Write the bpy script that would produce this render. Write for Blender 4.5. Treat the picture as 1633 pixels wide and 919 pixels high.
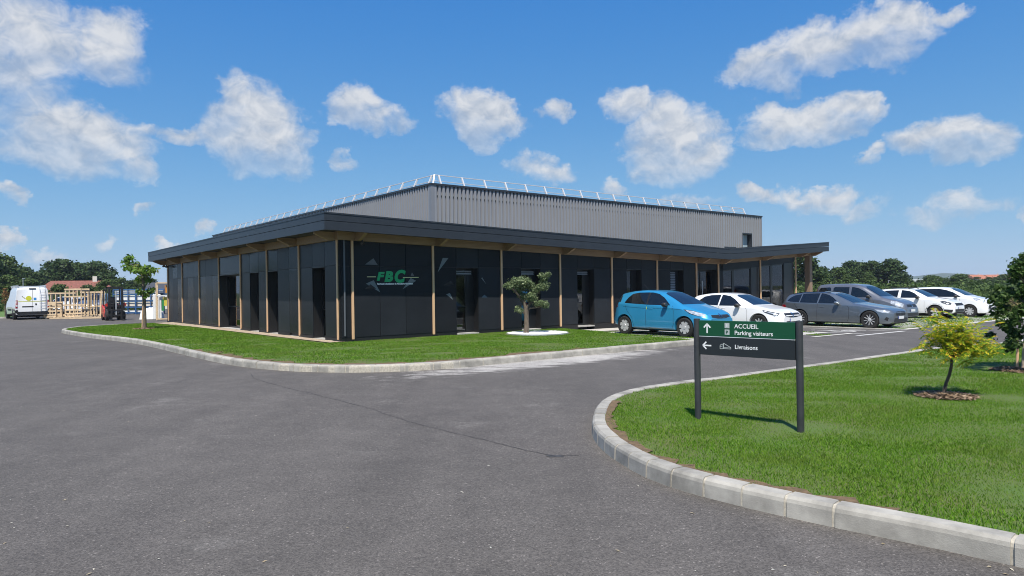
import bpy, bmesh, math, random
import numpy as np
from mathutils import Vector, Matrix
from mathutils.bvhtree import BVHTree
from mathutils.geometry import delaunay_2d_cdt

for o in list(bpy.data.objects): bpy.data.objects.remove(o, do_unlink=True)
scene = bpy.context.scene
COL = scene.collection
R = math.radians
PI = math.pi
rng = np.random.default_rng(7)
random.seed(7)

# ------------------------------------------------------------ camera
F = 1100.0; RHO = 0.0143; EYE = 1.65; PITCH = math.atan(1.5 / F)
cam = bpy.data.cameras.new('camera'); cam_o = bpy.data.objects.new('camera', cam); COL.objects.link(cam_o)
cam.sensor_width = 36.0; cam.lens = 36.0 * F / 1633.0; cam.clip_start = 0.05; cam.clip_end = 8000
fw = Vector((0, math.cos(PITCH), math.sin(PITCH)))
rt = Vector((math.cos(RHO), 0, -math.sin(RHO))); rt = (rt - fw * rt.dot(fw)).normalized()
upv = rt.cross(fw)
M = Matrix((rt, upv, -fw)).transposed().to_4x4(); M.translation = (0, 0, EYE)
cam_o.matrix_world = M
scene.camera = cam_o

# ------------------------------------------------------------ light
SUN_EL = 59.0; SUN_AZ = 3.4                     # the sun stands behind the camera, a little to its left
to_sun = Vector((-math.sin(R(SUN_AZ)) * math.cos(R(SUN_EL)), -math.cos(R(SUN_AZ)) * math.cos(R(SUN_EL)), math.sin(R(SUN_EL))))
sun = bpy.data.lights.new('sun', 'SUN'); sun.energy = 4.6; sun.angle = R(0.53); sun.color = (1.0, 0.935, 0.835)
sun_o = bpy.data.objects.new('sun', sun); COL.objects.link(sun_o); sun_o.location = (0, -20, 40)
sun_o.rotation_euler = to_sun.to_track_quat('Z', 'Y').to_euler()

world = bpy.data.worlds.new('World'); scene.world = world; world.use_nodes = True
scene.view_settings.view_transform = 'Standard'; scene.view_settings.look = 'None'
scene.view_settings.exposure = 0.55; scene.view_settings.gamma = 1.0; scene.view_settings.use_curve_mapping = False
scene.render.engine = 'CYCLES'
scene.cycles.filter_width = 1.0

def pixel_dir(u, v):
    return ((u - 816.5) * rt - (v - 459.5) * upv + F * fw).normalized()

def build_world():
    nt = world.node_tree; nt.nodes.clear()
    N = nt.nodes.new; L = nt.links.new
    def math_n(op, a=None, b=None, c=None, clamp=False):
        n = N('ShaderNodeMath'); n.operation = op; n.use_clamp = clamp
        for i, x in enumerate((a, b, c)):
            if x is None: continue
            if isinstance(x, (int, float)): n.inputs[i].default_value = x
            else: L(x, n.inputs[i])
        return n.outputs[0]
    out = N('ShaderNodeOutputWorld')
    sky = N('ShaderNodeTexSky'); sky.sky_type = 'NISHITA'; sky.sun_disc = False
    sky.sun_elevation = R(SUN_EL); sky.sun_rotation = R(180 + SUN_AZ)
    sky.air_density = 1.0; sky.dust_density = 0.3; sky.ozone_density = 4.0; sky.altitude = 50
    tc = N('ShaderNodeTexCoord')
    sep = N('ShaderNodeSeparateXYZ'); L(tc.outputs['Generated'], sep.inputs[0])
    az = math_n('ARCTAN2', sep.outputs[0], sep.outputs[1])
    el = math_n('ARCSINE', sep.outputs[2]); el0 = el
    comb = N('ShaderNodeCombineXYZ'); L(az, comb.inputs[0]); L(math_n('MULTIPLY', el, 1.25), comb.inputs[1])
    def noise(scale, detail, rough, off=(0, 0, 0), dist=0.0):
        mp = N('ShaderNodeMapping'); mp.inputs['Location'].default_value = off
        L(comb.outputs[0], mp.inputs[0])
        n = N('ShaderNodeTexNoise'); n.noise_dimensions = '2D'; n.inputs['Scale'].default_value = scale; n.inputs['Detail'].default_value = detail
        n.inputs['Roughness'].default_value = rough; n.inputs['Distortion'].default_value = dist
        L(mp.outputs[0], n.inputs['Vector']); return n.outputs['Fac']
    wn = N('ShaderNodeTexNoise'); wn.noise_dimensions = '2D'; wn.inputs['Scale'].default_value = 9.0; wn.inputs['Detail'].default_value = 7; wn.inputs['Roughness'].default_value = 0.62
    L(comb.outputs[0], wn.inputs['Vector']); ws = N('ShaderNodeSeparateColor'); L(wn.outputs['Color'], ws.inputs[0])
    az = math_n('ADD', az, math_n('MULTIPLY_ADD', ws.outputs[0], 0.105, -0.0525)); el = math_n('ADD', el, math_n('MULTIPLY_ADD', ws.outputs[1], 0.08, -0.04))
    n_mid = math_n('MULTIPLY_ADD', noise(38.0, 7.0, 0.6, (7.3, 1.2, 0), 0.5), 0.5, math_n('MULTIPLY', noise(15.0, 6.0, 0.57, (0.3, 4.2, 0), 0.3), 0.62))
    n_mid = math_n('SUBTRACT', n_mid, 0.06)
    n_sun = noise(15.0, 4.0, 0.57, (0.3, 4.2 - 0.014, 0), 0.3)
    CW = 1.12; SKY_IN = 0.062 * 1.464
    # cumulus groups: pixel centre, half width, half height, weight
    blobs = [(30, 75, 95, 105, .85), (165, 75, 80, 60, .9), (130, 225, 115, 55, .95), (60, 170, 80, 60, .55), (200, 268, 45, 25, .7),
             (415, 205, 85, 72, 1.0), (365, 165, 30, 45, .7), (430, 250, 70, 40, .75), (300, 210, 45, 22, .75), (240, 212, 30, 18, .5),
             (567, 182, 45, 35, .9), (615, 193, 38, 18, .6), (775, 185, 62, 46, 1.15), (715, 178, 25, 22, .5), (878, 172, 24, 20, .75),
             (860, 268, 55, 22, .62), (1000, 168, 48, 30, .85), (1060, 205, 70, 50, 1.0), (1090, 250, 80, 48, 1.05), (1110, 200, 40, 35, .7),
             (1230, 110, 70, 40, .95), (1310, 75, 90, 50, 1.05), (1390, 60, 85, 50, 1.0), (1490, 27, 35, 18, .75),
             (1280, 195, 115, 34, 1.05), (1375, 175, 50, 30, .9), (1515, 225, 92, 42, 1.1), (1560, 205, 45, 30, .8), (1393, 243, 24, 14, .7),
             (1215, 312, 30, 17, .8), (1265, 318, 32, 20, .8), (1325, 312, 55, 26, .85), (1380, 335, 40, 18, .5), (1540, 328, 60, 22, .55),
             (1480, 345, 50, 18, .45), (990, 303, 22, 20, .7), (1120, 325, 50, 18, .6), (30, 383, 30, 14, .7), (8, 310, 18, 22, .7), (215, 336, 14, 10, .55),
             (270, 385, 24, 14, .65), (340, 363, 18, 14, .65), (550, 258, 24, 12, .5), (85, 410, 30, 14, .5), (195, 395, 22, 14, .5), (1630, 340, 20, 22, .6)]
    # the same kind of sky goes on round the place, outside the picture
    rr = random.Random(11)
    extra = []
    for i in range(16):
        a = rr.uniform(R(46), R(314)); e = rr.uniform(R(5), R(40)); k = 0.6 + e * 1.6
        extra.append((a if a < PI else a - 2 * PI, e, rr.uniform(.08, .16) * k, rr.uniform(.035, .06) * k, rr.uniform(.8, 1.05)))
    for b in blobs:
        d = pixel_dir(b[0], b[1]); a0 = math.atan2(d.x, d.y); e0 = math.asin(d.z)
        extra.append((a0, e0, CW * b[2] / F * math.cos(a0), CW * b[3] / F * math.cos(a0), b[4]))
    tot = None; shade = None
    for a0, e0, wa, we, wt in extra:
        dx = math_n('MULTIPLY_ADD', az, 1 / wa, -a0 / wa); dy = math_n('MULTIPLY_ADD', el, 1 / we, -e0 / we)
        r2 = math_n('MULTIPLY_ADD', dx, dx, math_n('MULTIPLY', dy, dy))
        g = math_n('MULTIPLY_ADD', r2, -wt, wt, clamp=True)
        tot = g if tot is None else math_n('MAXIMUM', tot, g)
        shade = math_n('MULTIPLY_ADD', dy, g, 0.0 if shade is None else shade)
    body = math_n('POWER', tot, 0.75)
    fuzz = math_n('SUBTRACT', n_mid, 0.5)
    dens = math_n('MULTIPLY_ADD', fuzz, 0.85, body)
    mr = N('ShaderNodeMapRange'); mr.interpolation_type = 'SMOOTHSTEP'
    mr.inputs['From Min'].default_value = 0.10; mr.inputs['From Max'].default_value = 0.88
    L(dens, mr.inputs['Value'])
    gate = N('ShaderNodeMapRange'); gate.inputs['From Min'].default_value = 0.0; gate.inputs['From Max'].default_value = 0.25
    L(tot, gate.inputs['Value'])
    fac = math_n('MULTIPLY', math_n('MULTIPLY', mr.outputs[0], gate.outputs[0]), 0.90)
    fac = math_n('MULTIPLY', fac, math_n('MULTIPLY_ADD', shade, 0.75, 0.90, clamp=True))
    lit = math_n('ADD', math_n('MULTIPLY', math_n('SUBTRACT', n_mid, n_sun), 2.5), math_n('MULTIPLY', shade, 0.5))
    lit = math_n('ADD', math_n('ADD', lit, 0.52), math_n('MULTIPLY', fuzz, 0.9), clamp=True)
    ramp = N('ShaderNodeMix'); ramp.data_type = 'RGBA'
    ramp.inputs['A'].default_value = (0.50, 0.57, 0.68, 1); ramp.inputs['B'].default_value = (0.86, 0.87, 0.89, 1)
    L(lit, ramp.inputs['Factor'])
    # camera-like rendering of the clear sky: the blue keeps its level while red and green pale towards the horizon
    sc_ = N('ShaderNodeSeparateColor'); L(sky.outputs[0], sc_.inputs[0]); cc_ = N('ShaderNodeCombineColor')
    for i, (p, k_) in enumerate(((1.25, 0.95), (0.62, 0.67), (0.22, 0.77))):
        L(math_n('MULTIPLY', math_n('POWER', math_n('MULTIPLY', sc_.outputs[i], SKY_IN * (0.74, 0.94, 1.16)[i]), p), k_ / 1.464), cc_.inputs[i])
    hz_ = N('ShaderNodeMix'); hz_.data_type = 'RGBA'; L(cc_.outputs[0], hz_.inputs['A']); hz_.inputs['B'].default_value = (0.36, 0.47, 0.58, 1)
    L(math_n('MULTIPLY', math_n('EXPONENT', math_n('MULTIPLY', math_n('MAXIMUM', el0, 0.0), -6.0)), 0.46), hz_.inputs['Factor'])
    bg1 = N('ShaderNodeBackground'); L(hz_.outputs['Result'], bg1.inputs[0]); bg1.inputs[1].default_value = 1.0
    bg2 = N('ShaderNodeBackground'); L(ramp.outputs['Result'], bg2.inputs[0]); bg2.inputs[1].default_value = 0.61
    mix = N('ShaderNodeMixShader'); L(fac, mix.inputs[0]); L(bg1.outputs[0], mix.inputs[1]); L(bg2.outputs[0], mix.inputs[2])
    L(mix.outputs[0], out.inputs['Surface'])
build_world()
world.cycles.sampling_method = 'MANUAL'; world.cycles.sample_map_resolution = 512

# ------------------------------------------------------------ frames and helpers
A = R(38.9)
C0 = Vector((-5.15, 20.73, 0))                     # front left corner of the office, on the ground
E1 = Vector((math.cos(A), math.sin(A), 0)); E2 = Vector((-math.sin(A), math.cos(A), 0))
def W(x, y, z=0.0): return C0 + E1 * x + E2 * y + Vector((0, 0, z))   # site frame (along the facade, into the building) to world
def gnd(u, v, z=0.0):
    d = pixel_dir(u, v); t = (z - EYE) / d.z
    return Vector((0, 0, EYE)) + d * t
def at_depth(u, v, y):
    d = pixel_dir(u, v); return Vector((0, 0, EYE)) + d * (y / d.y)

MATS = {}
def mat(name, color, rough=0.6, metallic=0.0, spec=0.5, coat=0.0, var=0.0, vscale=5.0, bump=0.0, bscale=60.0, alpha=None, detail=4.0, stretch=None, color2=None):
    if name in MATS: return MATS[name]
    m = bpy.data.materials.new(name); m.use_nodes = True; nt = m.node_tree; b = nt.nodes['Principled BSDF']
    b.inputs['Base Color'].default_value = (*color, 1); b.inputs['Roughness'].default_value = rough; b.inputs['Metallic'].default_value = metallic
    b.inputs['Specular IOR Level'].default_value = spec; b.inputs['Coat Weight'].default_value = coat; b.inputs['Coat Roughness'].default_value = 0.04
    N = nt.nodes.new; L = nt.links.new
    tc = N('ShaderNodeTexCoord'); vec = tc.outputs['Object']
    if stretch:
        mp = N('ShaderNodeMapping'); mp.inputs['Scale'].default_value = stretch; L(vec, mp.inputs[0]); vec = mp.outputs[0]
    if var > 0 or color2:
        n = N('ShaderNodeTexNoise'); n.inputs['Scale'].default_value = vscale; n.inputs['Detail'].default_value = detail; n.inputs['Roughness'].default_value = 0.65
        L(vec, n.inputs['Vector'])
        mx = N('ShaderNodeMix'); mx.data_type = 'RGBA'
        c2 = color2 if color2 else tuple(c * (1 - var) for c in color); c1 = color if color2 else tuple(min(1, c * (1 + var)) for c in color)
        mx.inputs['A'].default_value = (*c2, 1); mx.inputs['B'].default_value = (*c1, 1)
        mr = N('ShaderNodeMapRange'); mr.inputs['From Min'].default_value = 0.3; mr.inputs['From Max'].default_value = 0.7
        L(n.outputs['Fac'], mr.inputs[0]); L(mr.outputs[0], mx.inputs['Factor']); L(mx.outputs['Result'], b.inputs['Base Color'])
    if bump > 0:
        n2 = N('ShaderNodeTexNoise'); n2.inputs['Scale'].default_value = bscale; n2.inputs['Detail'].default_value = 5; L(vec, n2.inputs['Vector'])
        bp = N('ShaderNodeBump'); bp.inputs['Strength'].default_value = bump; bp.inputs['Distance'].default_value = 0.01
        L(n2.outputs['Fac'], bp.inputs['Height']); L(bp.outputs[0], b.inputs['Normal'])
    MATS[name] = m
    return m

def leaf_mat(name, cols, trans=0.35, rough=0.5, patch=None):
    m = bpy.data.materials.new(name); m.use_nodes = True; nt = m.node_tree; nt.nodes.clear()
    N = nt.nodes.new; L = nt.links.new
    out = N('ShaderNodeOutputMaterial'); geo = N('ShaderNodeNewGeometry')
    ramp = N('ShaderNodeValToRGB'); ramp.color_ramp.interpolation = 'LINEAR'
    el = ramp.color_ramp.elements
    el[0].color = (*cols[0], 1); el[1].color = (*cols[-1], 1)
    for i, c in enumerate(cols[1:-1]):
        e = el.new((i + 1) / (len(cols) - 1)); e.color = (*c, 1)
    L(geo.outputs['Random Per Island'], ramp.inputs[0])
    if patch:
        tc = N('ShaderNodeTexCoord'); nz = N('ShaderNodeTexNoise'); nz.inputs['Scale'].default_value = 0.9; nz.inputs['Detail'].default_value = 6; nz.inputs['Roughness'].default_value = 0.65; L(tc.outputs['Object'], nz.inputs['Vector'])
        mr = N('ShaderNodeMapRange'); mr.inputs[1].default_value = 0.46; mr.inputs[2].default_value = 0.72; mr.inputs[4].default_value = 0.5; L(nz.outputs['Fac'], mr.inputs[0])
        mx0 = N('ShaderNodeMix'); mx0.data_type = 'RGBA'; L(mr.outputs[0], mx0.inputs['Factor']); L(ramp.outputs[0], mx0.inputs['A']); mx0.inputs['B'].default_value = (*patch, 1)
        class _R: outputs = [mx0.outputs['Result']]
        ramp = _R
    p = N('ShaderNodeBsdfPrincipled'); p.inputs['Roughness'].default_value = rough; p.inputs['Specular IOR Level'].default_value = 0.12
    L(ramp.outputs[0], p.inputs['Base Color'])
    t = N('ShaderNodeBsdfTranslucent'); L(ramp.outputs[0], t.inputs['Color'])
    mx = N('ShaderNodeMixShader'); mx.inputs[0].default_value = trans
    L(p.outputs[0], mx.inputs[1]); L(t.outputs[0], mx.inputs[2]); L(mx.outputs[0], out.inputs['Surface'])
    MATS[name] = m
    return m

def glass_mat(name, tint=(0.35, 0.40, 0.42), refl_rough=0.01):
    m = bpy.data.materials.new(name); m.use_nodes = True; nt = m.node_tree; nt.nodes.clear()
    N = nt.nodes.new; L = nt.links.new
    out = N('ShaderNodeOutputMaterial'); fr = N('ShaderNodeFresnel'); fr.inputs['IOR'].default_value = 1.55
    tr = N('ShaderNodeBsdfTransparent'); tr.inputs[0].default_value = (*tint, 1)
    gl = N('ShaderNodeBsdfGlossy'); gl.inputs['Roughness'].default_value = refl_rough; gl.inputs['Color'].default_value = (0.95, 0.97, 1, 1)
    mx = N('ShaderNodeMixShader'); L(fr.outputs[0], mx.inputs[0]); L(tr.outputs[0], mx.inputs[1]); L(gl.outputs[0], mx.inputs[2])
    L(mx.outputs[0], out.inputs['Surface']); MATS[name] = m
    return m

class MB:
    """collects faces and links them as one mesh object"""
    def __init__(s): s.v = []; s.f = []; s.m = []
    def add(s, vs, fs, mi=0):
        o = len(s.v); s.v += [tuple(p) for p in vs]; s.f += [tuple(i + o for i in f) for f in fs]; s.m += [mi] * len(fs); return s
    def box(s, x0, y0, z0, x1, y1, z1, mi=0, mtx=None):
        vs = [Vector((x, y, z)) for z in (z0, z1) for y in (y0, y1) for x in (x0, x1)]
        if mtx is not None: vs = [mtx @ p for p in vs]
        return s.add(vs, [(0, 2, 3, 1), (4, 5, 7, 6), (0, 1, 5, 4), (2, 6, 7, 3), (0, 4, 6, 2), (1, 3, 7, 5)], mi)
    def hexa(s, b, t, mi=0):        # b, t: four corners below and above, counter-clockwise
        return s.add(list(b) + list(t), [(3, 2, 1, 0), (4, 5, 6, 7), (0, 1, 5, 4), (1, 2, 6, 5), (2, 3, 7, 6), (3, 0, 4, 7)], mi)
    def prism(s, poly, off, mi=0):  # poly: 3D polygon, off: extrusion vector
        n = len(poly); off = Vector(off); a = [Vector(p) for p in poly]; b = [p + off for p in a]
        return s.add(a + b, [tuple(range(n))[::-1], tuple(range(n, 2 * n))] + [(i, (i + 1) % n, n + (i + 1) % n, n + i) for i in range(n)], mi)
    def bar(s, p, q, w, h=None, mi=0, up=Vector((0, 0, 1))):
        h = h or w; p = Vector(p); q = Vector(q); d = (q - p).normalized()
        a = d.cross(up)
        if a.length < 1e-4: a = d.cross(Vector((1, 0, 0)))
        a.normalize(); b = a.cross(d).normalized(); a = a * w / 2; b = b * h / 2
        return s.hexa([p - a - b, p + a - b, p + a + b, p - a + b], [q - a - b, q + a - b, q + a + b, q - a + b], mi)
    def tube(s, path, rad, n=8, mi=0, cap=True):
        path = [Vector(p) for p in path]; rads = rad if isinstance(rad, (list, tuple)) else [rad] * len(path)
        o = len(s.v); prev = None
        for i, p in enumerate(path):
            d = (path[min(i + 1, len(path) - 1)] - path[max(i - 1, 0)]).normalized()
            a = d.cross(Vector((0, 0, 1))) if prev is None else prev - d * prev.dot(d)
            if a.length < 1e-4: a = d.cross(Vector((1, 0, 0)))
            a.normalize(); prev = a; b = d.cross(a)
            for k in range(n):
                th = 2 * PI * k / n; s.v.append(tuple(p + (a * math.cos(th) + b * math.sin(th)) * rads[i]))
        for i in range(len(path) - 1):
            for k in range(n):
                s.f.append((o + i * n + k, o + i * n + (k + 1) % n, o + (i + 1) * n + (k + 1) % n, o + (i + 1) * n + k)); s.m.append(mi)
        if cap:
            s.f.append(tuple(o + k for k in range(n))[::-1]); s.m.append(mi)
            s.f.append(tuple(o + (len(path) - 1) * n + k for k in range(n))); s.m.append(mi)
        return s
    def lathe(s, prof, n=24, axis='Z', center=(0, 0, 0), mi=0):
        o = len(s.v); c = Vector(center)
        for r, h in prof:
            for k in range(n):
                th = 2 * PI * k / n; a, b = r * math.cos(th), r * math.sin(th)
                p = (a, b, h) if axis == 'Z' else ((a, h, b) if axis == 'Y' else (h, a, b)); s.v.append(tuple(c + Vector(p)))
        for i in range(len(prof) - 1):
            for k in range(n):
                s.f.append((o + i * n + k, o + i * n + (k + 1) % n, o + (i + 1) * n + (k + 1) % n, o + (i + 1) * n + k)); s.m.append(mi)
        return s
    def build(s, name, m, parent=None, smooth=0.0, bevel=0.0, segs=2):
        me = bpy.data.meshes.new(name); me.from_pydata(s.v, [], s.f)
        ms = m if isinstance(m, (list, tuple)) else [m]
        for x in ms:
            if x: me.materials.append(x)
        if len(ms) > 1: me.polygons.foreach_set('material_index', s.m)
        bm = bmesh.new(); bm.from_mesh(me); bmesh.ops.recalc_face_normals(bm, faces=bm.faces); bm.to_mesh(me); bm.free()
        return link(name, me, parent, smooth, bevel, segs)

def link(name, me, parent=None, smooth=0.0, bevel=0.0, segs=2):
    o = bpy.data.objects.new(name, me); COL.objects.link(o)
    if parent is not None: o.parent = parent
    if smooth: 
        me.polygons.foreach_set('use_smooth', [True] * len(me.polygons))
        me.set_sharp_from_angle(angle=R(smooth))
    if bevel:
        b = o.modifiers.new('bevel', 'BEVEL'); b.width = bevel; b.segments = segs; b.limit_method = 'ANGLE'
    return o

def thing(name, label, cat, loc=(0, 0, 0), rz=0.0, group=None):
    o = bpy.data.objects.new(name, None); COL.objects.link(o); o.location = loc; o.rotation_euler = (0, 0, rz); o.empty_display_size = 0.2
    return tag(o, label, cat, group)
def tag(o, label=None, cat=None, group=None, kind=None):
    if label: o['label'] = label
    if cat: o['category'] = cat
    if group: o['group'] = group
    if kind: o['kind'] = kind
    return o
def copy_tree(o, parent=None):
    c = o.copy(); COL.objects.link(c); c.parent = parent
    for ch in [x for x in bpy.data.objects if x.parent == o]:
        copy_tree(ch, c)
    return c
def text_mesh(name, body, size, m, parent, mtx, offset=0.0, shear=0.0, extrude=0.002, align='LEFT', spacing=1.0):
    cu = bpy.data.curves.new('lettering', 'FONT'); cu.body = body; cu.size = size; cu.offset = offset; cu.shear = shear
    cu.extrude = extrude; cu.align_x = align; cu.space_character = spacing; cu.resolution_u = 4
    to = bpy.data.objects.new('lettering', cu); COL.objects.link(to)
    dg = bpy.context.evaluated_depsgraph_get(); me = bpy.data.meshes.new_from_object(to.evaluated_get(dg))
    bpy.data.objects.remove(to, do_unlink=True); bpy.data.curves.remove(cu)
    me.name = name; me.transform(mtx); me.materials.clear(); me.materials.append(m)
    return link(name, me, parent)
def fast_mesh(name, verts, faces_flat, nper, m):
    """numpy arrays to mesh"""
    me = bpy.data.meshes.new(name); nf = len(faces_flat) // nper
    me.vertices.add(len(verts)); me.vertices.foreach_set('co', np.asarray(verts, np.float32).ravel())
    me.loops.add(len(faces_flat)); me.loops.foreach_set('vertex_index', np.asarray(faces_flat, np.int32))
    me.polygons.add(nf); me.polygons.foreach_set('loop_start', np.arange(0, nf * nper, nper, dtype=np.int32))
    me.update(calc_edges=True); me.materials.append(m)
    return me
def smooth_interp(pts, ts, k=0.05):
    xs = [p[0] for p in pts]; ys = [p[1] for p in pts]
    if k <= 0: return np.interp(ts, xs, ys)
    ts = np.asarray(ts, float); acc = np.zeros_like(ts); wsum = 0
    for d in np.linspace(-2, 2, 9):
        w = math.exp(-d * d / 2); acc += w * np.interp(np.clip(ts + d * k, xs[0], xs[-1]), xs, ys); wsum += w
    return acc / wsum
def in_poly(px, py, poly):
    poly = np.asarray(poly); x0, y0 = poly[:, 0], poly[:, 1]; x1, y1 = np.roll(x0, -1), np.roll(y0, -1)
    inside = np.zeros(len(px), bool)
    for a, b, c, d in zip(x0, y0, x1, y1):
        if b == d: continue
        cond = ((b > py) != (d > py)) & (px < (c - a) * (py - b) / (d - b) + a); inside ^= cond
    return inside
# ------------------------------------------------------------ ground
def zg(x):                                          # the parking falls away gently to the right
    return -0.008 * min(max(0.0, x - 8.0), 32.0)
def SW(x, y, z=0.0): return W(x, y, zg(x) + z)

def asphalt_material():
    m = bpy.data.materials.new('asphalt'); m.use_nodes = True; nt = m.node_tree; b = nt.nodes['Principled BSDF']; N = nt.nodes.new; L = nt.links.new
    b.inputs['Roughness'].default_value = 0.82; b.inputs['Specular IOR Level'].default_value = 0.35
    tc = N('ShaderNodeTexCoord'); vec = tc.outputs['Object']
    def noise(scale, detail=3, rough=0.6, stretch=None, rot=0):
        v = vec
        if stretch:
            mp = N('ShaderNodeMapping'); mp.inputs['Scale'].default_value = stretch; mp.inputs['Rotation'].default_value = (0, 0, rot); L(vec, mp.inputs[0]); v = mp.outputs[0]
        n = N('ShaderNodeTexNoise'); n.inputs['Scale'].default_value = scale; n.inputs['Detail'].default_value = detail; n.inputs['Roughness'].default_value = rough
        L(v, n.inputs['Vector']); return n.outputs['Fac']
    def mrange(x, a, b_, c, d):
        r = N('ShaderNodeMapRange'); r.inputs[1].default_value = a; r.inputs[2].default_value = b_; r.inputs[3].default_value = c; r.inputs[4].default_value = d; L(x, r.inputs[0]); return r.outputs[0]
    def mul(a, c):
        n = N('ShaderNodeMath'); n.operation = 'MULTIPLY'; L(a, n.inputs[0])
        if isinstance(c, float): n.inputs[1].default_value = c
        else: L(c, n.inputs[1])
        return n.outputs[0]
    grain = N('ShaderNodeTexVoronoi'); grain.inputs['Scale'].default_value = 95; L(vec, grain.inputs['Vector'])
    sepc = N('ShaderNodeSeparateColor'); L(grain.outputs['Color'], sepc.inputs[0])
    g1 = mrange(sepc.outputs[0], 0.0, 1.0, 0.62, 1.30)
    speck = mrange(sepc.outputs[1], 0.965, 0.985, 1.0, 1.9)
    fine = mrange(noise(230, 2), 0.3, 0.7, 0.72, 1.25)
    big = mrange(noise(0.35, 4, 0.6), 0.32, 0.68, 0.90, 1.09)
    mid = mrange(noise(2.2, 5, 0.65), 0.3, 0.7, 0.88, 1.10)
    # wear along the driving direction
    lane = mrange(noise(0.55, 3, 0.5, (2.6, 0.22, 1), R(-22)), 0.35, 0.65, 0.91, 1.07)
    t = mul(mul(mul(mul(mul(g1, speck), fine), big), mid), lane)
    # pale dried silt washed against the kerb of the office lawn
    geo = N('ShaderNodeVectorMath'); geo.operation = 'SUBTRACT'; L(vec, geo.inputs[0]); geo.inputs[1].default_value = tuple(W(1.6, -7.75))
    rot = N('ShaderNodeMapping'); rot.inputs['Rotation'].default_value = (0, 0, -A); L(geo.outputs[0], rot.inputs[0])
    sc = N('ShaderNodeMapping'); sc.inputs['Scale'].default_value = (1 / 3.9, 1 / 0.85, 0); L(rot.outputs[0], sc.inputs[0])
    ln = N('ShaderNodeVectorMath'); ln.operation = 'LENGTH'; L(sc.outputs[0], ln.inputs[0])
    wob = noise(1.6, 6, 0.7, (1.0, 3.0, 1), -A)
    add = N('ShaderNodeMath'); add.operation = 'ADD'; L(ln.outputs['Value'], add.inputs[0]); L(mrange(wob, 0.25, 0.75, -0.75, 0.75), add.inputs[1])
    silt = mrange(add.outputs[0], 0.55, 1.05, 0.85, 0.0)
    col = N('ShaderNodeMix'); col.data_type = 'RGBA'; col.inputs['A'].default_value = (0.101, 0.092, 0.083, 1); col.inputs['B'].default_value = (0.42, 0.40, 0.37, 1)
    # scattered dusty traces
    dust = mrange(noise(0.8, 7, 0.72), 0.58, 0.78, 0.0, 0.22)
    mx = N('ShaderNodeMath'); mx.operation = 'MAXIMUM'; L(silt, mx.inputs[0]); L(dust, mx.inputs[1]); L(mx.outputs[0], col.inputs['Factor'])
    vm = N('ShaderNodeVectorMath'); vm.operation = 'SCALE'; L(col.outputs['Result'], vm.inputs[0]); L(t, vm.inputs['Scale'])
    L(vm.outputs[0], b.inputs['Base Color'])
    bp = N('ShaderNodeBump'); bp.inputs['Strength'].default_value = 0.55; bp.inputs['Distance'].default_value = 0.004
    L(grain.outputs['Distance'], bp.inputs['Height']); L(bp.outputs[0], b.inputs['Normal'])
    MATS['asphalt'] = m
    return m
asphalt_material()
M_field = mat('field_soil_grass', (0.085, 0.11, 0.035), 0.9, var=0.45, vscale=0.25, detail=8, bump=0.6, bscale=4)
M_lawn = mat('lawn_soil', (0.065, 0.130, 0.016), 0.9, vscale=1.1, detail=8, bump=0.8, bscale=50, color2=(0.10, 0.105, 0.032))
M_kerb = mat('kerb_concrete', (0.315, 0.30, 0.265), 0.85, var=0.42, vscale=2.6, detail=8, bump=0.22, bscale=120)
M_joint = mat('kerb_mortar', (0.39, 0.36, 0.30), 0.9, var=0.3, vscale=25)
M_conc = mat('paving_concrete', (0.46, 0.44, 0.40), 0.85, var=0.22, vscale=2.5, detail=8, bump=0.3, bscale=60)
M_paint = mat('white_road_paint', (0.62, 0.61, 0.58), 0.7, vscale=6, detail=8, color2=(0.34, 0.33, 0.31))
M_gravel = mat('beige_gravel', (0.36, 0.29, 0.21), 0.9, var=0.5, vscale=30, detail=6, bump=1.0, bscale=45)
M_mulch = mat('bark_mulch', (0.17, 0.115, 0.075), 0.95, var=0.6, vscale=40, detail=6, bump=1.0, bscale=50)
M_white_stone = mat('white_pebble', (0.66, 0.66, 0.66), 0.8, var=0.2, vscale=20, bump=0.6, bscale=40)
M_soil = mat('bare_soil', (0.13, 0.085, 0.045), 0.95, var=0.5, vscale=14, detail=8, bump=0.8, bscale=40)
M_crack = mat('tar_joint', (0.045, 0.043, 0.042), 0.9, var=0.4, vscale=8)

def sheet_x(name, xs, y0, y1, dz, m, label=None):
    b = MB()
    for a, c in zip(xs[:-1], xs[1:]): b.add([W(a, y0, zg(a) + dz), W(c, y0, zg(c) + dz), W(c, y1, zg(c) + dz), W(a, y1, zg(a) + dz)], [(0, 1, 2, 3)])
    o = b.build(name, m); o['kind'] = 'structure'
    return o
sheet_x('field_ground', [-3500, -70, 8, 40, 3500], -1500, 4500, -0.03, M_field)
road = sheet_x('asphalt_road', [-40, -10, 8, 20, 30, 38], -60, 66, 0.0, MATS['asphalt'])

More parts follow.
